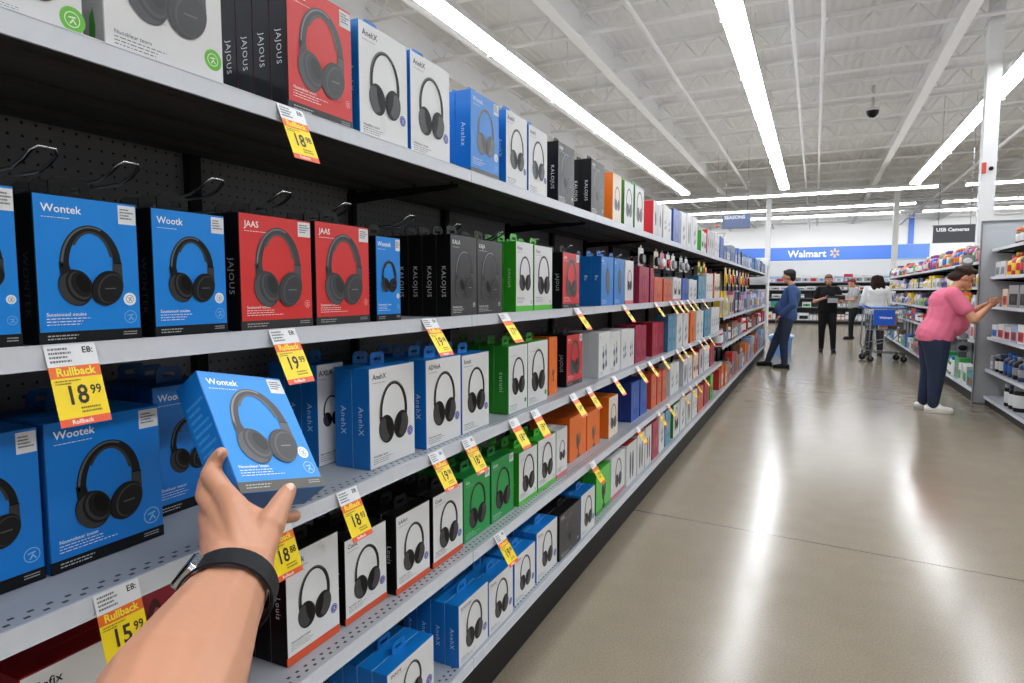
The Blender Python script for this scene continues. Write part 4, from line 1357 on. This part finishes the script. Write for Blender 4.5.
def figure(label, loc, ang, J, fat=1., skin='c99a7c', shirt='222222', trouser='1c2230', shoe='1a1a1c', hair='2a2018', hair_kind='short', sleeve=.55, belly=0., beard=False, vox=.011, long_sleeve=False, hood=None, hips=1.):
    """J: joints in a frame with forward +x, own left side +y, up z, feet around the origin."""
    sk = mat(skin, .5, sss=.12, var=.04, scale=20)
    root = None
    hd, fwd = J['head'], J.get('face', V(1, 0, -.1)).normalized()
    lft = V(0, 0, 1).cross(fwd).normalized()
    upv = fwd.cross(lft)
    HR = Matrix((fwd, lft, upv)).transposed()

    def hp(a, b, c):
        return hd + HR @ V(a, b, c)
    S = Soup()
    # head: skull, jaw, nose, ears, neck
    S.ell(hp(-.008, 0, .02), (.095, .076, .10), HR); S.ell(hp(.022, 0, -.055), (.066, .056, .062), HR)
    S.cap(hp(.085, 0, .012), hp(.108, 0, -.022), .010, .014); S.ell(hp(.078, 0, -.062), (.018, .026, .010), HR); S.ell(hp(.066, 0, -.098), (.022, .026, .02), HR)
    for s in (-1, 1):
        S.ell(hp(-.008, s * .078, -.005), (.020, .009, .032), HR)
    S.cap(J['neck'], hp(-.02, 0, -.06), .054, .052)
    ch, ws, pv = J['chest'], J['waist'], J['pelvis']
    S.cap(J['shR'], J['shL'], .055, .055)
    S.cap(ch, ws, .115, .11); S.cap(ws, pv, .11, .12)
    for s in 'RL':
        S.chain([J['sh' + s], J['el' + s], J['wr' + s]], [.047 * fat, .038 * fat, .026])
        small_hand(S, J['wr' + s], J.get('hd' + s, J['wr' + s] - J['el' + s]), J.get('th' + s, V(0, -1 if s == 'L' else 1, .3)), J.get('curl', .3))
        S.chain([J['hip' + s], J['kn' + s], J['an' + s]], [.075 * fat, .052, .036])
        S.cap(J['an' + s] + V(0, 0, -.035), J['an' + s] + J['toe' + s] * .14 + V(0, 0, -.045), .034, .026)
    body = S.build('person', sk, vox * .75, 3, None, loc, (0, 0, ang))
    tag(body, label, 'person')
    # shirt
    S = Soup()
    S.cap(ch + V(-.015, .06, .05), ch + V(-.015, -.06, .05), .118 * fat, .118 * fat)
    S.cap(J['shR'], J['shL'], .074, .074)
    S.cap(ch + V(0, .055, 0), ws + V(0, .05, 0), .124 * fat, .122 * fat); S.cap(ch + V(0, -.055, 0), ws + V(0, -.05, 0), .124 * fat, .122 * fat)
    S.cap(ws + V(0, .05, 0), pv + V(0, .06, .0), .124 * fat, .127 * fat * hips); S.cap(ws + V(0, -.05, 0), pv + V(0, -.06, .0), .124 * fat, .127 * fat * hips)
    S.cap(ch + V(-.02, 0, .09), J['neck'] + V(-.005, 0, -.01), .09, .060)
    if belly:
        S.ell(J.get('belly', ws + V(belly * .5, 0, -.02)), (.12 + belly * .55, .15 * fat, .17))
    for s in 'RL':
        a, b, c = J['sh' + s], J['el' + s], J['wr' + s]
        if long_sleeve:
            S.chain([a, b, b + (c - b) * .9], [.066 * fat, .054 * fat, .042])
        else:
            S.chain([a, a + (b - a) * sleeve], [.068 * fat, .062 * fat])
    zc_ = J.get('hem', pv.z - .08)
    S.build('shirt', mat(shirt, .85, var=.10, scale=14, bump=.15), vox, 5, body, cut=[((0, 0, zc_), (0, 0, -1))])
    # trousers
    S = Soup()
    S.cap(pv + V(0, .05, -.03), pv + V(0, -.05, -.03), .104 * fat * hips, .104 * fat * hips)
    for s in 'RL':
        S.chain([J['hip' + s] + V(0, 0, -.03), J['kn' + s], J['an' + s] + V(0, 0, .0)], [.098 * fat * hips, .070 * (.5 + .5 * fat) * hips, .054])
    S.build('trousers', mat(trouser, .85, var=.12, scale=10, bump=.15), vox, 5, body)
    for s in 'RL':
        S = Soup()
        a, tz = J['an' + s], J['toe' + s].normalized()
        S.cap(a - tz * .05 + V(0, 0, -.04), a + tz * .05 + V(0, 0, -.035), .040, .044)
        S.cap(a + tz * .05 + V(0, 0, -.040), a + tz * .165 + V(0, 0, -.048), .044, .034)
        sh = S.build('shoe', mat(shoe, .6), vox * .8, 3, body, cut=[((0, 0, a.z - .083), (0, 0, -1))])
        m = MB()
        sd = V(0, 0, 1).cross(tz)
        out = []
        for i in range(16):
            q = 2 * PI * i / 16
            out.append(a + tz * (.055 + .145 * math.cos(q)) + sd * (.047 * math.sin(q)))
        m.grid([[V(p.x, p.y, a.z - .083) for p in out], [V(p.x, p.y, a.z - .066) for p in out]], sm=False)
        add('sole', m.mesh(mat('c8c4bc' if shoe > '9' else '111112', .6)), sh)
    # hair and features
    S = Soup()
    S.ell(hp(-.028, 0, .042), (.095, .086, .092), HR)
    S.ell(hp(-.065, 0, -.005), (.058, .076, .075), HR)
    if hair_kind == 'short':
        S.ell(hp(.045, 0, .098), (.045, .06, .028), HR)
    if hair_kind == 'curly':
        for i in range(16):
            q = rnd.uniform(0, 2 * PI); r_ = rnd.uniform(.3, 1)
            S.ell(hp(-.045 + .075 * r_ * math.cos(q), .085 * r_ * math.sin(q), .10 - .05 * r_), (.034, .034, .03), HR)
        S.ell(hp(-.10, 0, -.03), (.05, .065, .055), HR); S.ell(hp(.04, 0, .09), (.05, .07, .035), HR); S.ell(hp(-.125, 0, -.045), (.035, .05, .04), HR)
    if hair_kind == 'long':
        for s in (-1, 0, 1):
            S.chain([hp(-.05, s * .05, .05), hp(-.085, s * .075, -.10), hp(-.085, s * .085, -.23), hp(-.06, s * .075, -.31)], [.07, .062, .055, .03])
        for s in (-1, 1):
            S.chain([hp(.02, s * .07, .05), hp(.02, s * .085, -.08), hp(.0, s * .09, -.2)], [.035, .03, .02])
    S.build('hair', mat(hair, .9, var=.25, scale=30, bump=.4), vox * .75, 2, body)
    if hood:
        S = Soup(); S.ell(hp(-.02, 0, .075), (.105, .092, .070), HR); 
        S.build('cap', mat(hood, .8), vox * .75, 2, body)
    if beard:
        S = Soup()
        S.ell(hp(.045, 0, -.092), (.055, .060, .042), HR)
        for s in (-1, 1):
            S.cap(hp(.02, s * .066, -.03), hp(.05, s * .045, -.09), .018, .02)
        S.ell(hp(.090, 0, -.045), (.016, .034, .010), HR)
        S.build('beard', mat('5a3a26', .7, var=.15), vox * .6, 1, body)
    else:
        S = Soup(); S.ell(hp(.088, 0, -.066), (.008, .022, .006), HR); S.build('mouth', mat('a5584e', .5), .004, 1, body)
    for s in (-1, 1):
        S = Soup(); S.ell(hp(.079, s * .032, .022), (.011, .015, .008), HR); e_ = S.build('eye', mat('efece6', .25), .003, 1, body)
        S = Soup(); S.ell(hp(.0875, s * .032, .022), (.005, .007, .007), HR); S.build('iris', mat('231a14', .2), .002, 0, e_)
        S = Soup(); S.cap(hp(.084, s * .016, .047), hp(.078, s * .048, .048), .0055, .004); S.build('eyebrow', mat(hair, .6), .003, 1, body)
    return body


def stand(**k):
    J = dict(head=V(.02, 0, 1.62), neck=V(-.01, 0, 1.47), chest=V(0, 0, 1.30), waist=V(.01, 0, 1.10), pelvis=V(0, 0, .96), shL=V(0, .175, 1.41), shR=V(0, -.175, 1.41),
             elL=V(-.03, .22, 1.13), elR=V(-.03, -.22, 1.13), wrL=V(.03, .24, .88), wrR=V(.03, -.24, .88), hipL=V(0, .085, .92), hipR=V(0, -.085, .92),
             knL=V(.02, .10, .50), knR=V(.02, -.10, .50), anL=V(0, .11, .085), anR=V(0, -.11, .085), toeL=V(1, .15, 0), toeR=V(1, -.15, 0))
    J.update(k)
    return J


# woman in pink reaching to the tall shelving
J = stand(head=V(.275, .0, 1.53), face=V(.86, .0, -.42), neck=V(.185, 0, 1.395), chest=V(.115, 0, 1.21), waist=V(.085, 0, 1.02), pelvis=V(.02, 0, .88), shL=V(.14, .185, 1.335), shR=V(.14, -.185, 1.335),
          elL=V(.36, .24, 1.11), elR=V(.33, -.25, 1.07), wrL=V(.52, .08, 1.235), wrR=V(.505, -.09, 1.215), thL=V(0, -.5, 1), thR=V(0, .5, 1), curl=.35,
          hipL=V(.01, .10, .84), hipR=V(.02, -.10, .84), knL=V(.0, .11, .46), knR=V(.04, -.11, .46), anL=V(-.05, .10, .085), anR=V(.02, -.11, .085), toeL=V(1, .1, 0), toeR=V(1, -.05, 0),
          belly=V(.15, 0, 1.02), hem=.82)
figure('woman in a pink t-shirt and navy jeans reaching into the tall grey shelving', (1.235, 8.62, 0), 0.02, J, fat=1.30, hips=1.12, skin='c48c6c', shirt='d86a86', trouser='1c2740', shoe='dcd8d0', hair='2e1d14', hair_kind='curly', belly=.14, sleeve=.58, vox=.010)
# man in the blue jacket
J = stand(head=V(.03, 0, 1.625), face=V(1, .0, -.02), neck=V(-.03, 0, 1.475), chest=V(-.02, 0, 1.28), waist=V(.04, 0, 1.08), pelvis=V(.02, 0, .93), shL=V(-.05, .20, 1.40), shR=V(-.03, -.20, 1.40),
          elL=V(-.10, .30, 1.14), elR=V(-.04, -.28, 1.13), wrL=V(.10, .27, .95), wrR=V(.12, -.25, .95), hipL=V(.02, .10, .90), hipR=V(.04, -.10, .90), knL=V(.06, .12, .48), knR=V(.22, -.12, .50),
          anL=V(.03, .12, .085), anR=V(.36, -.13, .085), belly=V(.10, 0, 1.06), hem=.86, hdL=V(.7, -.1, -.7), hdR=V(.7, .1, -.7))
figure('man in a blue denim jacket and dark jeans facing the long shelving run', (-.40, 12.35, 0), PI - .12, J, fat=1.22, skin='bd8468', shirt='2f4a78', trouser='1f2b42', shoe='141416', hair='26221f', hood='26262a', belly=.05, long_sleeve=True)
# man in black with tablet
J = stand(head=V(.05, 0, 1.615), face=V(1, .1, -.38), elR=V(-.02, -.27, 1.14), wrR=V(.22, -.08, 1.22), elL=V(.0, .27, 1.13), wrL=V(.23, .20, 1.18), hdR=V(.4, 1, .1), hdL=V(.6, -.8, .1), thR=V(.5, 0, 1), thL=V(.5, 0, 1),
          anL=V(.06, .14, .085), anR=V(-.04, -.10, .085), knL=V(.05, .12, .5))
figure('bearded man in a black t-shirt and black jeans looking down at a dark case', (.27, 15.95, 0), -PI / 2 + .02, J, fat=1.12, skin='c08e74', shirt='151517', trouser='17171a', shoe='121214', hair='5e3c28', beard=True, sleeve=.6)
t = thing('handheld_case', 'black and grey handheld case held by the bearded man in black', 'case', (.40, 15.62, 1.215), (.25, 0, .0))
m = MB(); m.box(-.17, .20, -.09, .06, 0, .035); add('case_body', m.mesh(mat('1c1c20', .4)), t)
m = MB(); m.box(-.14, .06, -.094, -.0905, -.07, .03); add('grey_label', m.mesh(mat('a8aaae', .4)), t)
m = MB(); m.box(.0, .19, -.06, .04, .036, .075); add('upper_box', m.mesh(mat('2a2a2e', .4)), t)
# shopper in grey behind the cart
J = stand(head=V(.08, 0, 1.60), face=V(1, 0, -.35), elL=V(.10, .24, 1.12), elR=V(.10, -.24, 1.12), wrL=V(.34, .12, 1.14), wrR=V(.34, -.12, 1.14), anL=V(.1, .1, .085), knL=V(.09, .1, .5))
figure('shopper in a grey top and black trousers standing beyond the man in black', (1.02, 20.6, 0), PI + .3, J, fat=1.05, skin='bd8468', shirt='9b9da0', trouser='1a1a1d', shoe='1a1a1c', hair='6a2f22')
# woman with long dark hair seen from behind
J = stand(head=V(.03, 0, 1.585), face=V(1, .1, -.15), neck=V(0, 0, 1.45), elL=V(.02, .25, 1.12), elR=V(.02, -.25, 1.12), wrL=V(.24, .20, 1.06), wrR=V(.24, -.2, 1.06))
figure('woman with long dark hair in a loose white top standing behind the cart', (1.19, 15.6, 0), PI / 2 + .15, J, fat=1.25, skin='c08e74', shirt='d4d4d4', trouser='2a2c32', shoe='2a2a2c', hair='231712', hair_kind='long', long_sleeve=True)

# ------------------------------------------------------------------ shopping cart
ct = thing('shopping_cart', 'metal shopping cart with blue child seat panel standing in the aisle', 'shopping cart', (1.24, 14.35, 0), (0, 0, math.radians(12)))
WIRE = mat('7c8187', .35, .6)
m = MB()
B0, B1 = (-.26, .26, -.22, .22, .62), (-.30, .32, -.28, .28, 1.04)


def bp_(u, v, k):
    a = [B0[i] + (B1[i] - B0[i]) * k for i in range(5)]
    return V(a[0] + (a[1] - a[0]) * u, a[2] + (a[3] - a[2]) * v, a[4])


for i in range(15):
    u = i / 14
    m.tube([bp_(u, 0, 1), bp_(u, 0, 0), bp_(u, 1, 0), bp_(u, 1, 1)], .0045, 5)
for i in range(9):
    v = i / 8
    m.tube([bp_(0, v, 1), bp_(0, v, 0), bp_(1, v, 0), bp_(1, v, 1)], .0045, 5)
for k in (0, .25, .5, .75, 1):
    m.tube([bp_(0, 0, k), bp_(1, 0, k), bp_(1, 1, k), bp_(0, 1, k)], .004 if k < 1 else .008, 6, closed=True)
add('wire_basket', m.mesh(WIRE), ct)
m = MB(); m.box(-.27, .10, -.302, -.290, .72, 1.02); add('seat_panel', m.mesh(mat('1d57c0', .35)), ct, label='bright blue panel')
lt = add('panel_lettering', text_mesh('Walmart', mat('e8eefb', .4), .03), ct, (-.17, -.3035, .85), ROTB, (.06, .06, 1))
m = MB(); m.box(-.43, .45, -.29, .29, 1.045, 1.06, 0); m2 = MB(); m2.tube([bp_(0, 0, 1) + V(0, 0, .02), bp_(1, 0, 1) + V(0, 0, .02), bp_(1, 1, 1) + V(0, 0, .02), bp_(0, 1, 1) + V(0, 0, .02)], .012, 8, closed=True)
add('rim', m2.mesh(mat('5a8ad0', .35)), ct)
m = MB()
m.tube([V(-.30, -.25, 1.04), V(-.38, -.25, 1.08), V(-.40, -.24, 1.09), V(-.40, .24, 1.09), V(-.38, .25, 1.08), V(-.30, .25, 1.04)], .013, 8); add('handle', m.mesh(mat('1d57c0', .4)), ct)
m = MB()
for s in (-1, 1):
    m.tube([V(-.295, s * .265, 1.0), V(-.33, s * .27, .30), V(-.28, s * .26, .20), V(.31, s * .20, .17), V(.33, s * .2, .14)], .011, 8)
    m.tube([V(-.24, s * .225, .61), V(-.26, s * .25, .22)], .011, 8)
    m.tube([V(.24, s * .22, .61), V(.08, s * .23, .42), V(-.24, s * .25, .35)], .009, 8)
for i in range(7):
    x = -.25 + .085 * i
    m.tube([V(x, -.24, .20), V(x, .24, .20)], .004, 5)
m.tube([V(.31, -.2, .17), V(.31, .2, .17)], .01, 8); m.tube([V(-.33, -.27, .3), V(-.33, .27, .3)], .01, 8)
add('frame', m.mesh(mat('6c7177', .4, .5)), ct)
for x, y in ((-.29, -.26), (-.29, .26), (.31, -.2), (.31, .2)):
    m = MB(); m.lathe([(0, -.014), (.05, -.014), (.062, -.009), (.062, .009), (.05, .014), (0, .014)], 18)
    wl = add('wheel', m.mesh(mat('222326', .6)), ct, (x, y, .062), (PI / 2, 0, 0))
    m = MB(); m.box(-.018, .018, -.02, -.016, .0, .12); m.box(-.018, .018, .016, .02, .0, .12); m.box(-.018, .018, -.02, .02, .11, .13)
    add('caster_fork', m.mesh(mat('6c7177', .4, .5)), ct, (x, y, .062))
for i, (x, c, k) in enumerate(((-.02, 'cream', 'carton'), (.15, 'brown', 'pouch'))):
    q = Matrix.Rotation(math.radians(12), 3, 'Z') @ V(x, -.05, 0)
    goods(k, .16, .30, .1, c, 'orange', '%s %s lying in the shopping cart basket' % (c, k), (1.24 + q.x, 14.35 + q.y, .635), -PI / 2, 'goods in the cart')

# ------------------------------------------------------------------ the box in the hand
HS = 1.2
q0 = V(-.6570, .6489, 1.10297)
hl = EYE + (q0 - EYE) * HS
hb = headphone_box('held', .15 * HS, .20 * HS, .05 * HS, 'bright blue headphone box held tilted in the reaching hand', tuple(hl), (-.25989, -.67929, .10665), brand='Wontek', spine='', detail=2, group=None, seed=2)
add('spine_print', lines_mesh('3f8fd0', 9, 77, .6), hb, (-.05 * HS * .85, -.0752 * HS, .06 * HS), rot=(0, 0, -PI / 2), scale=(1, .04 * HS, .10 * HS))
add('spine_badge', ring_mesh('cfe4f6'), hb, (-.026 * HS, -.0753 * HS, .035 * HS), rot=(0, 0, -PI / 2), scale=(1, .02, .02))

# ------------------------------------------------------------------ the reaching arm
SKIN = mat('c08a6c', .48, sss=.25, var=.05, scale=26, bump=.16)
k = 1.0
W = at(238, 570, .87)
S = Soup()
# forearm: broad and slightly flat, two strands
E0 = at(118, 800, .44)
S.chain([at(231, 574, .865), at(201, 618, .72), at(157, 690, .565), at(118, 800, .44)], [.036, .042, .050, .050])
S.chain([at(247, 572, .875), at(222, 618, .73), at(190, 690, .575), at(140, 800, .45)], [.036, .042, .049, .050])
S.chain([E0, V(-.21, -.02, 1.03), V(-.20, -.26, 1.10)], [.052, .054, .060])
# palm
MI, MM, MR, ML = at(234, 508, .955), at(221, 516, .965), at(213, 527, .965), at(212, 541, .95)
for a, b, r0, r1 in ((at(252, 562, .89), MI, .030, .022), (at(240, 562, .885), MM, .030, .021), (at(230, 562, .88), MR, .030, .020), (at(223, 560, .875), ML, .026, .018),
                     (at(256, 556, .90), at(270, 524, .945), .026, .021)):
    S.cap(a, b, r0, r1)
S.cap(MI, at(262, 522, .955), .018, .017)
for a, b in ((at(243, 550, .895), MI), (at(236, 551, .895), MM), (at(229, 553, .89), MR)):
    off = (-FWD * .9 + UPV * .35).normalized() * .0165
    S.cap(a + off, b + off * .82, .0125, .0085)
    S.ell(b + off * .7, (.013, .012, .012))
# index on the near side face, thumb over the front edge, the others round the back and below
S.chain([MI, at(223, 491, .985), at(211.5, 475.5, 1.005), at(214, 464, 1.02), at(221, 454, 1.015)], [.0215, .0165, .0175, .0130, .0115])
S.chain([MM, at(211, 505, .985), at(206, 495, 1.0), at(206, 482, 1.06), at(214, 476, 1.11)], [.020, .0155, .0165, .013, .011])
S.chain([MR, at(208.5, 516, 1.0), at(226, 519, 1.04), at(262, 520, 1.09), at(295, 516, 1.13)], [.020, .0165, .015, .013, .011])
S.chain([ML, at(210, 527, 1.00), at(222, 526, 1.05), at(238, 526, 1.10)], [.019, .0145, .012, .010])
S.chain([at(270, 526, .94), at(280, 505, .97), at(285.5, 496, .99), at(289, 490, 1.0)], [.0225, .0165, .0145, .012])
# fingertip showing under the box
arm = S.build('person', SKIN, .0030, 5)
tag(arm, 'bare left forearm and hand gripping a bright blue headphone box', 'person')


def nail(p, along, out, w, l):
    along = along.normalized(); out = (out - along * out.dot(along)).normalized(); sd = along.cross(out)
    S = Soup(); S.ell(p, (l, w, .0022), Matrix((along, sd, out)).transposed())
    S.build('fingernail', mat('e2b8a2', .3, var=.02), .0012, 1, arm)


nail(at(289.5, 487.5, .991), at(289, 487, 1.0) - at(282, 502, .98), -FWD + UPV * .2, .0075, .009)
nail(at(219.5, 453.5, 1.005), at(221, 453, 1.01) - at(214, 464, 1.02), -FWD - RGT * .5 + UPV * .3, .006, .007)
# sleeve near the shoulder, out of the frame
S = Soup(); S.chain([V(-.205, -.12, 1.06), V(-.20, -.28, 1.105)], [.068, .08]); S.build('sleeve', mat('3a3f48', .85), .006, 3, arm)
# wrist watch
wa = (at(238, 560, .89) - at(214, 605, .765)).normalized()
wc = at(228.5, 593, .795)
sx = (RGT * .9 + UPV * -.25); sx = (sx - wa * sx.dot(wa)).normalized(); sy = wa.cross(sx)
m = MB()
ring = []
for i in range(40):
    q = 2 * PI * i / 40
    c_ = wc + sx * (.0545 * math.cos(q)) + sy * (.047 * math.sin(q))
    n_ = (sx * math.cos(q) / .0545 + sy * math.sin(q) / .047).normalized()
    hw = .0215
    ring.append([c_ + wa * hw, c_ + wa * hw + n_ * .0028, c_ - wa * hw + n_ * .0028, c_ - wa * hw, c_ - wa * hw * .5 - n_ * .001])
ring.append(ring[0])
m.grid(ring, caps=False, sm=False)
watch = add('wristwatch', m.mesh(mat('1c1d20', .6, var=.04)), arm, label='black strap watch with silver-edged case')
cq, sq = math.cos(PI + .38), math.sin(PI + .38)
nn = (sx * cq / .0545 + sy * sq / .047).normalized()
oc = wc + sx * .0545 * cq + sy * .047 * sq + nn * .001
R_ = Matrix((wa, nn.cross(wa), nn)).transposed().to_4x4()
R_.translation = oc


def rbox(w, l, h0, h1, r, mt, n=5):
    m = MB()
    pr = []
    for cx, cy, a0 in ((w - r, l - r, 0), (-w + r, l - r, PI / 2), (-w + r, -l + r, PI), (w - r, -l + r, 3 * PI / 2)):
        for i in range(n + 1):
            a = a0 + PI / 2 * i / n
            pr.append((cx + r * math.cos(a), cy + r * math.sin(a)))
    m.grid([[R_ @ V(x, y, h0) for x, y in pr], [R_ @ V(x * 1., y * 1., h1 - .0015) for x, y in pr], [R_ @ V(x * .94, y * .94, h1) for x, y in pr]], sm=False)
    return m.mesh(mt)


add('watch_case', rbox(.021, .018, -.002, .007, .006, mat('c4c8cc', .2, 1.)), watch, label='silver edge')
add('watch_screen', rbox(.0188, .0158, .007, .009, .005, mat('08090b', .08)), watch)

# unseen area fills added above the strip rows to brighten the roof
for x in (-8.2, -4.2, -1.03, 2.74, 7.2):
    l = bpy.data.lights.new('roof_fill', 'AREA'); l.shape = 'RECTANGLE'; l.size = 2.6; l.size_y = 30; l.energy = 75; l.color = (.97, .98, 1)
    o = bpy.data.objects.new('roof_fill', l); COL.objects.link(o); o.location = (x, 8.5, 4.93); o.rotation_euler = (PI, 0, 0)
# added fill lights with no fixture, lifting the far wall
for x in (-9., 0., 9.):
    l = bpy.data.lights.new('wall_fill', 'AREA'); l.shape = 'RECTANGLE'; l.size = 8; l.size_y = .5; l.energy = 190; l.color = (.97, .98, 1); l.spread = math.radians(95)
    o = bpy.data.objects.new('wall_fill', l); COL.objects.link(o); o.location = (x, 38.0, 5.3); o.rotation_euler = (math.radians(66), 0, 0)

# ------------------------------------------------------------------ world and look
w = bpy.data.worlds.new('world'); bpy.context.scene.world = w
w.use_nodes = True
w.node_tree.nodes['Background'].inputs['Color'].default_value = (.8, .85, .9, 1)
w.node_tree.nodes['Background'].inputs['Strength'].default_value = .3
vs = bpy.context.scene.view_settings
vs.view_transform = 'Standard'
vs.look = 'None'
vs.exposure = 0.0
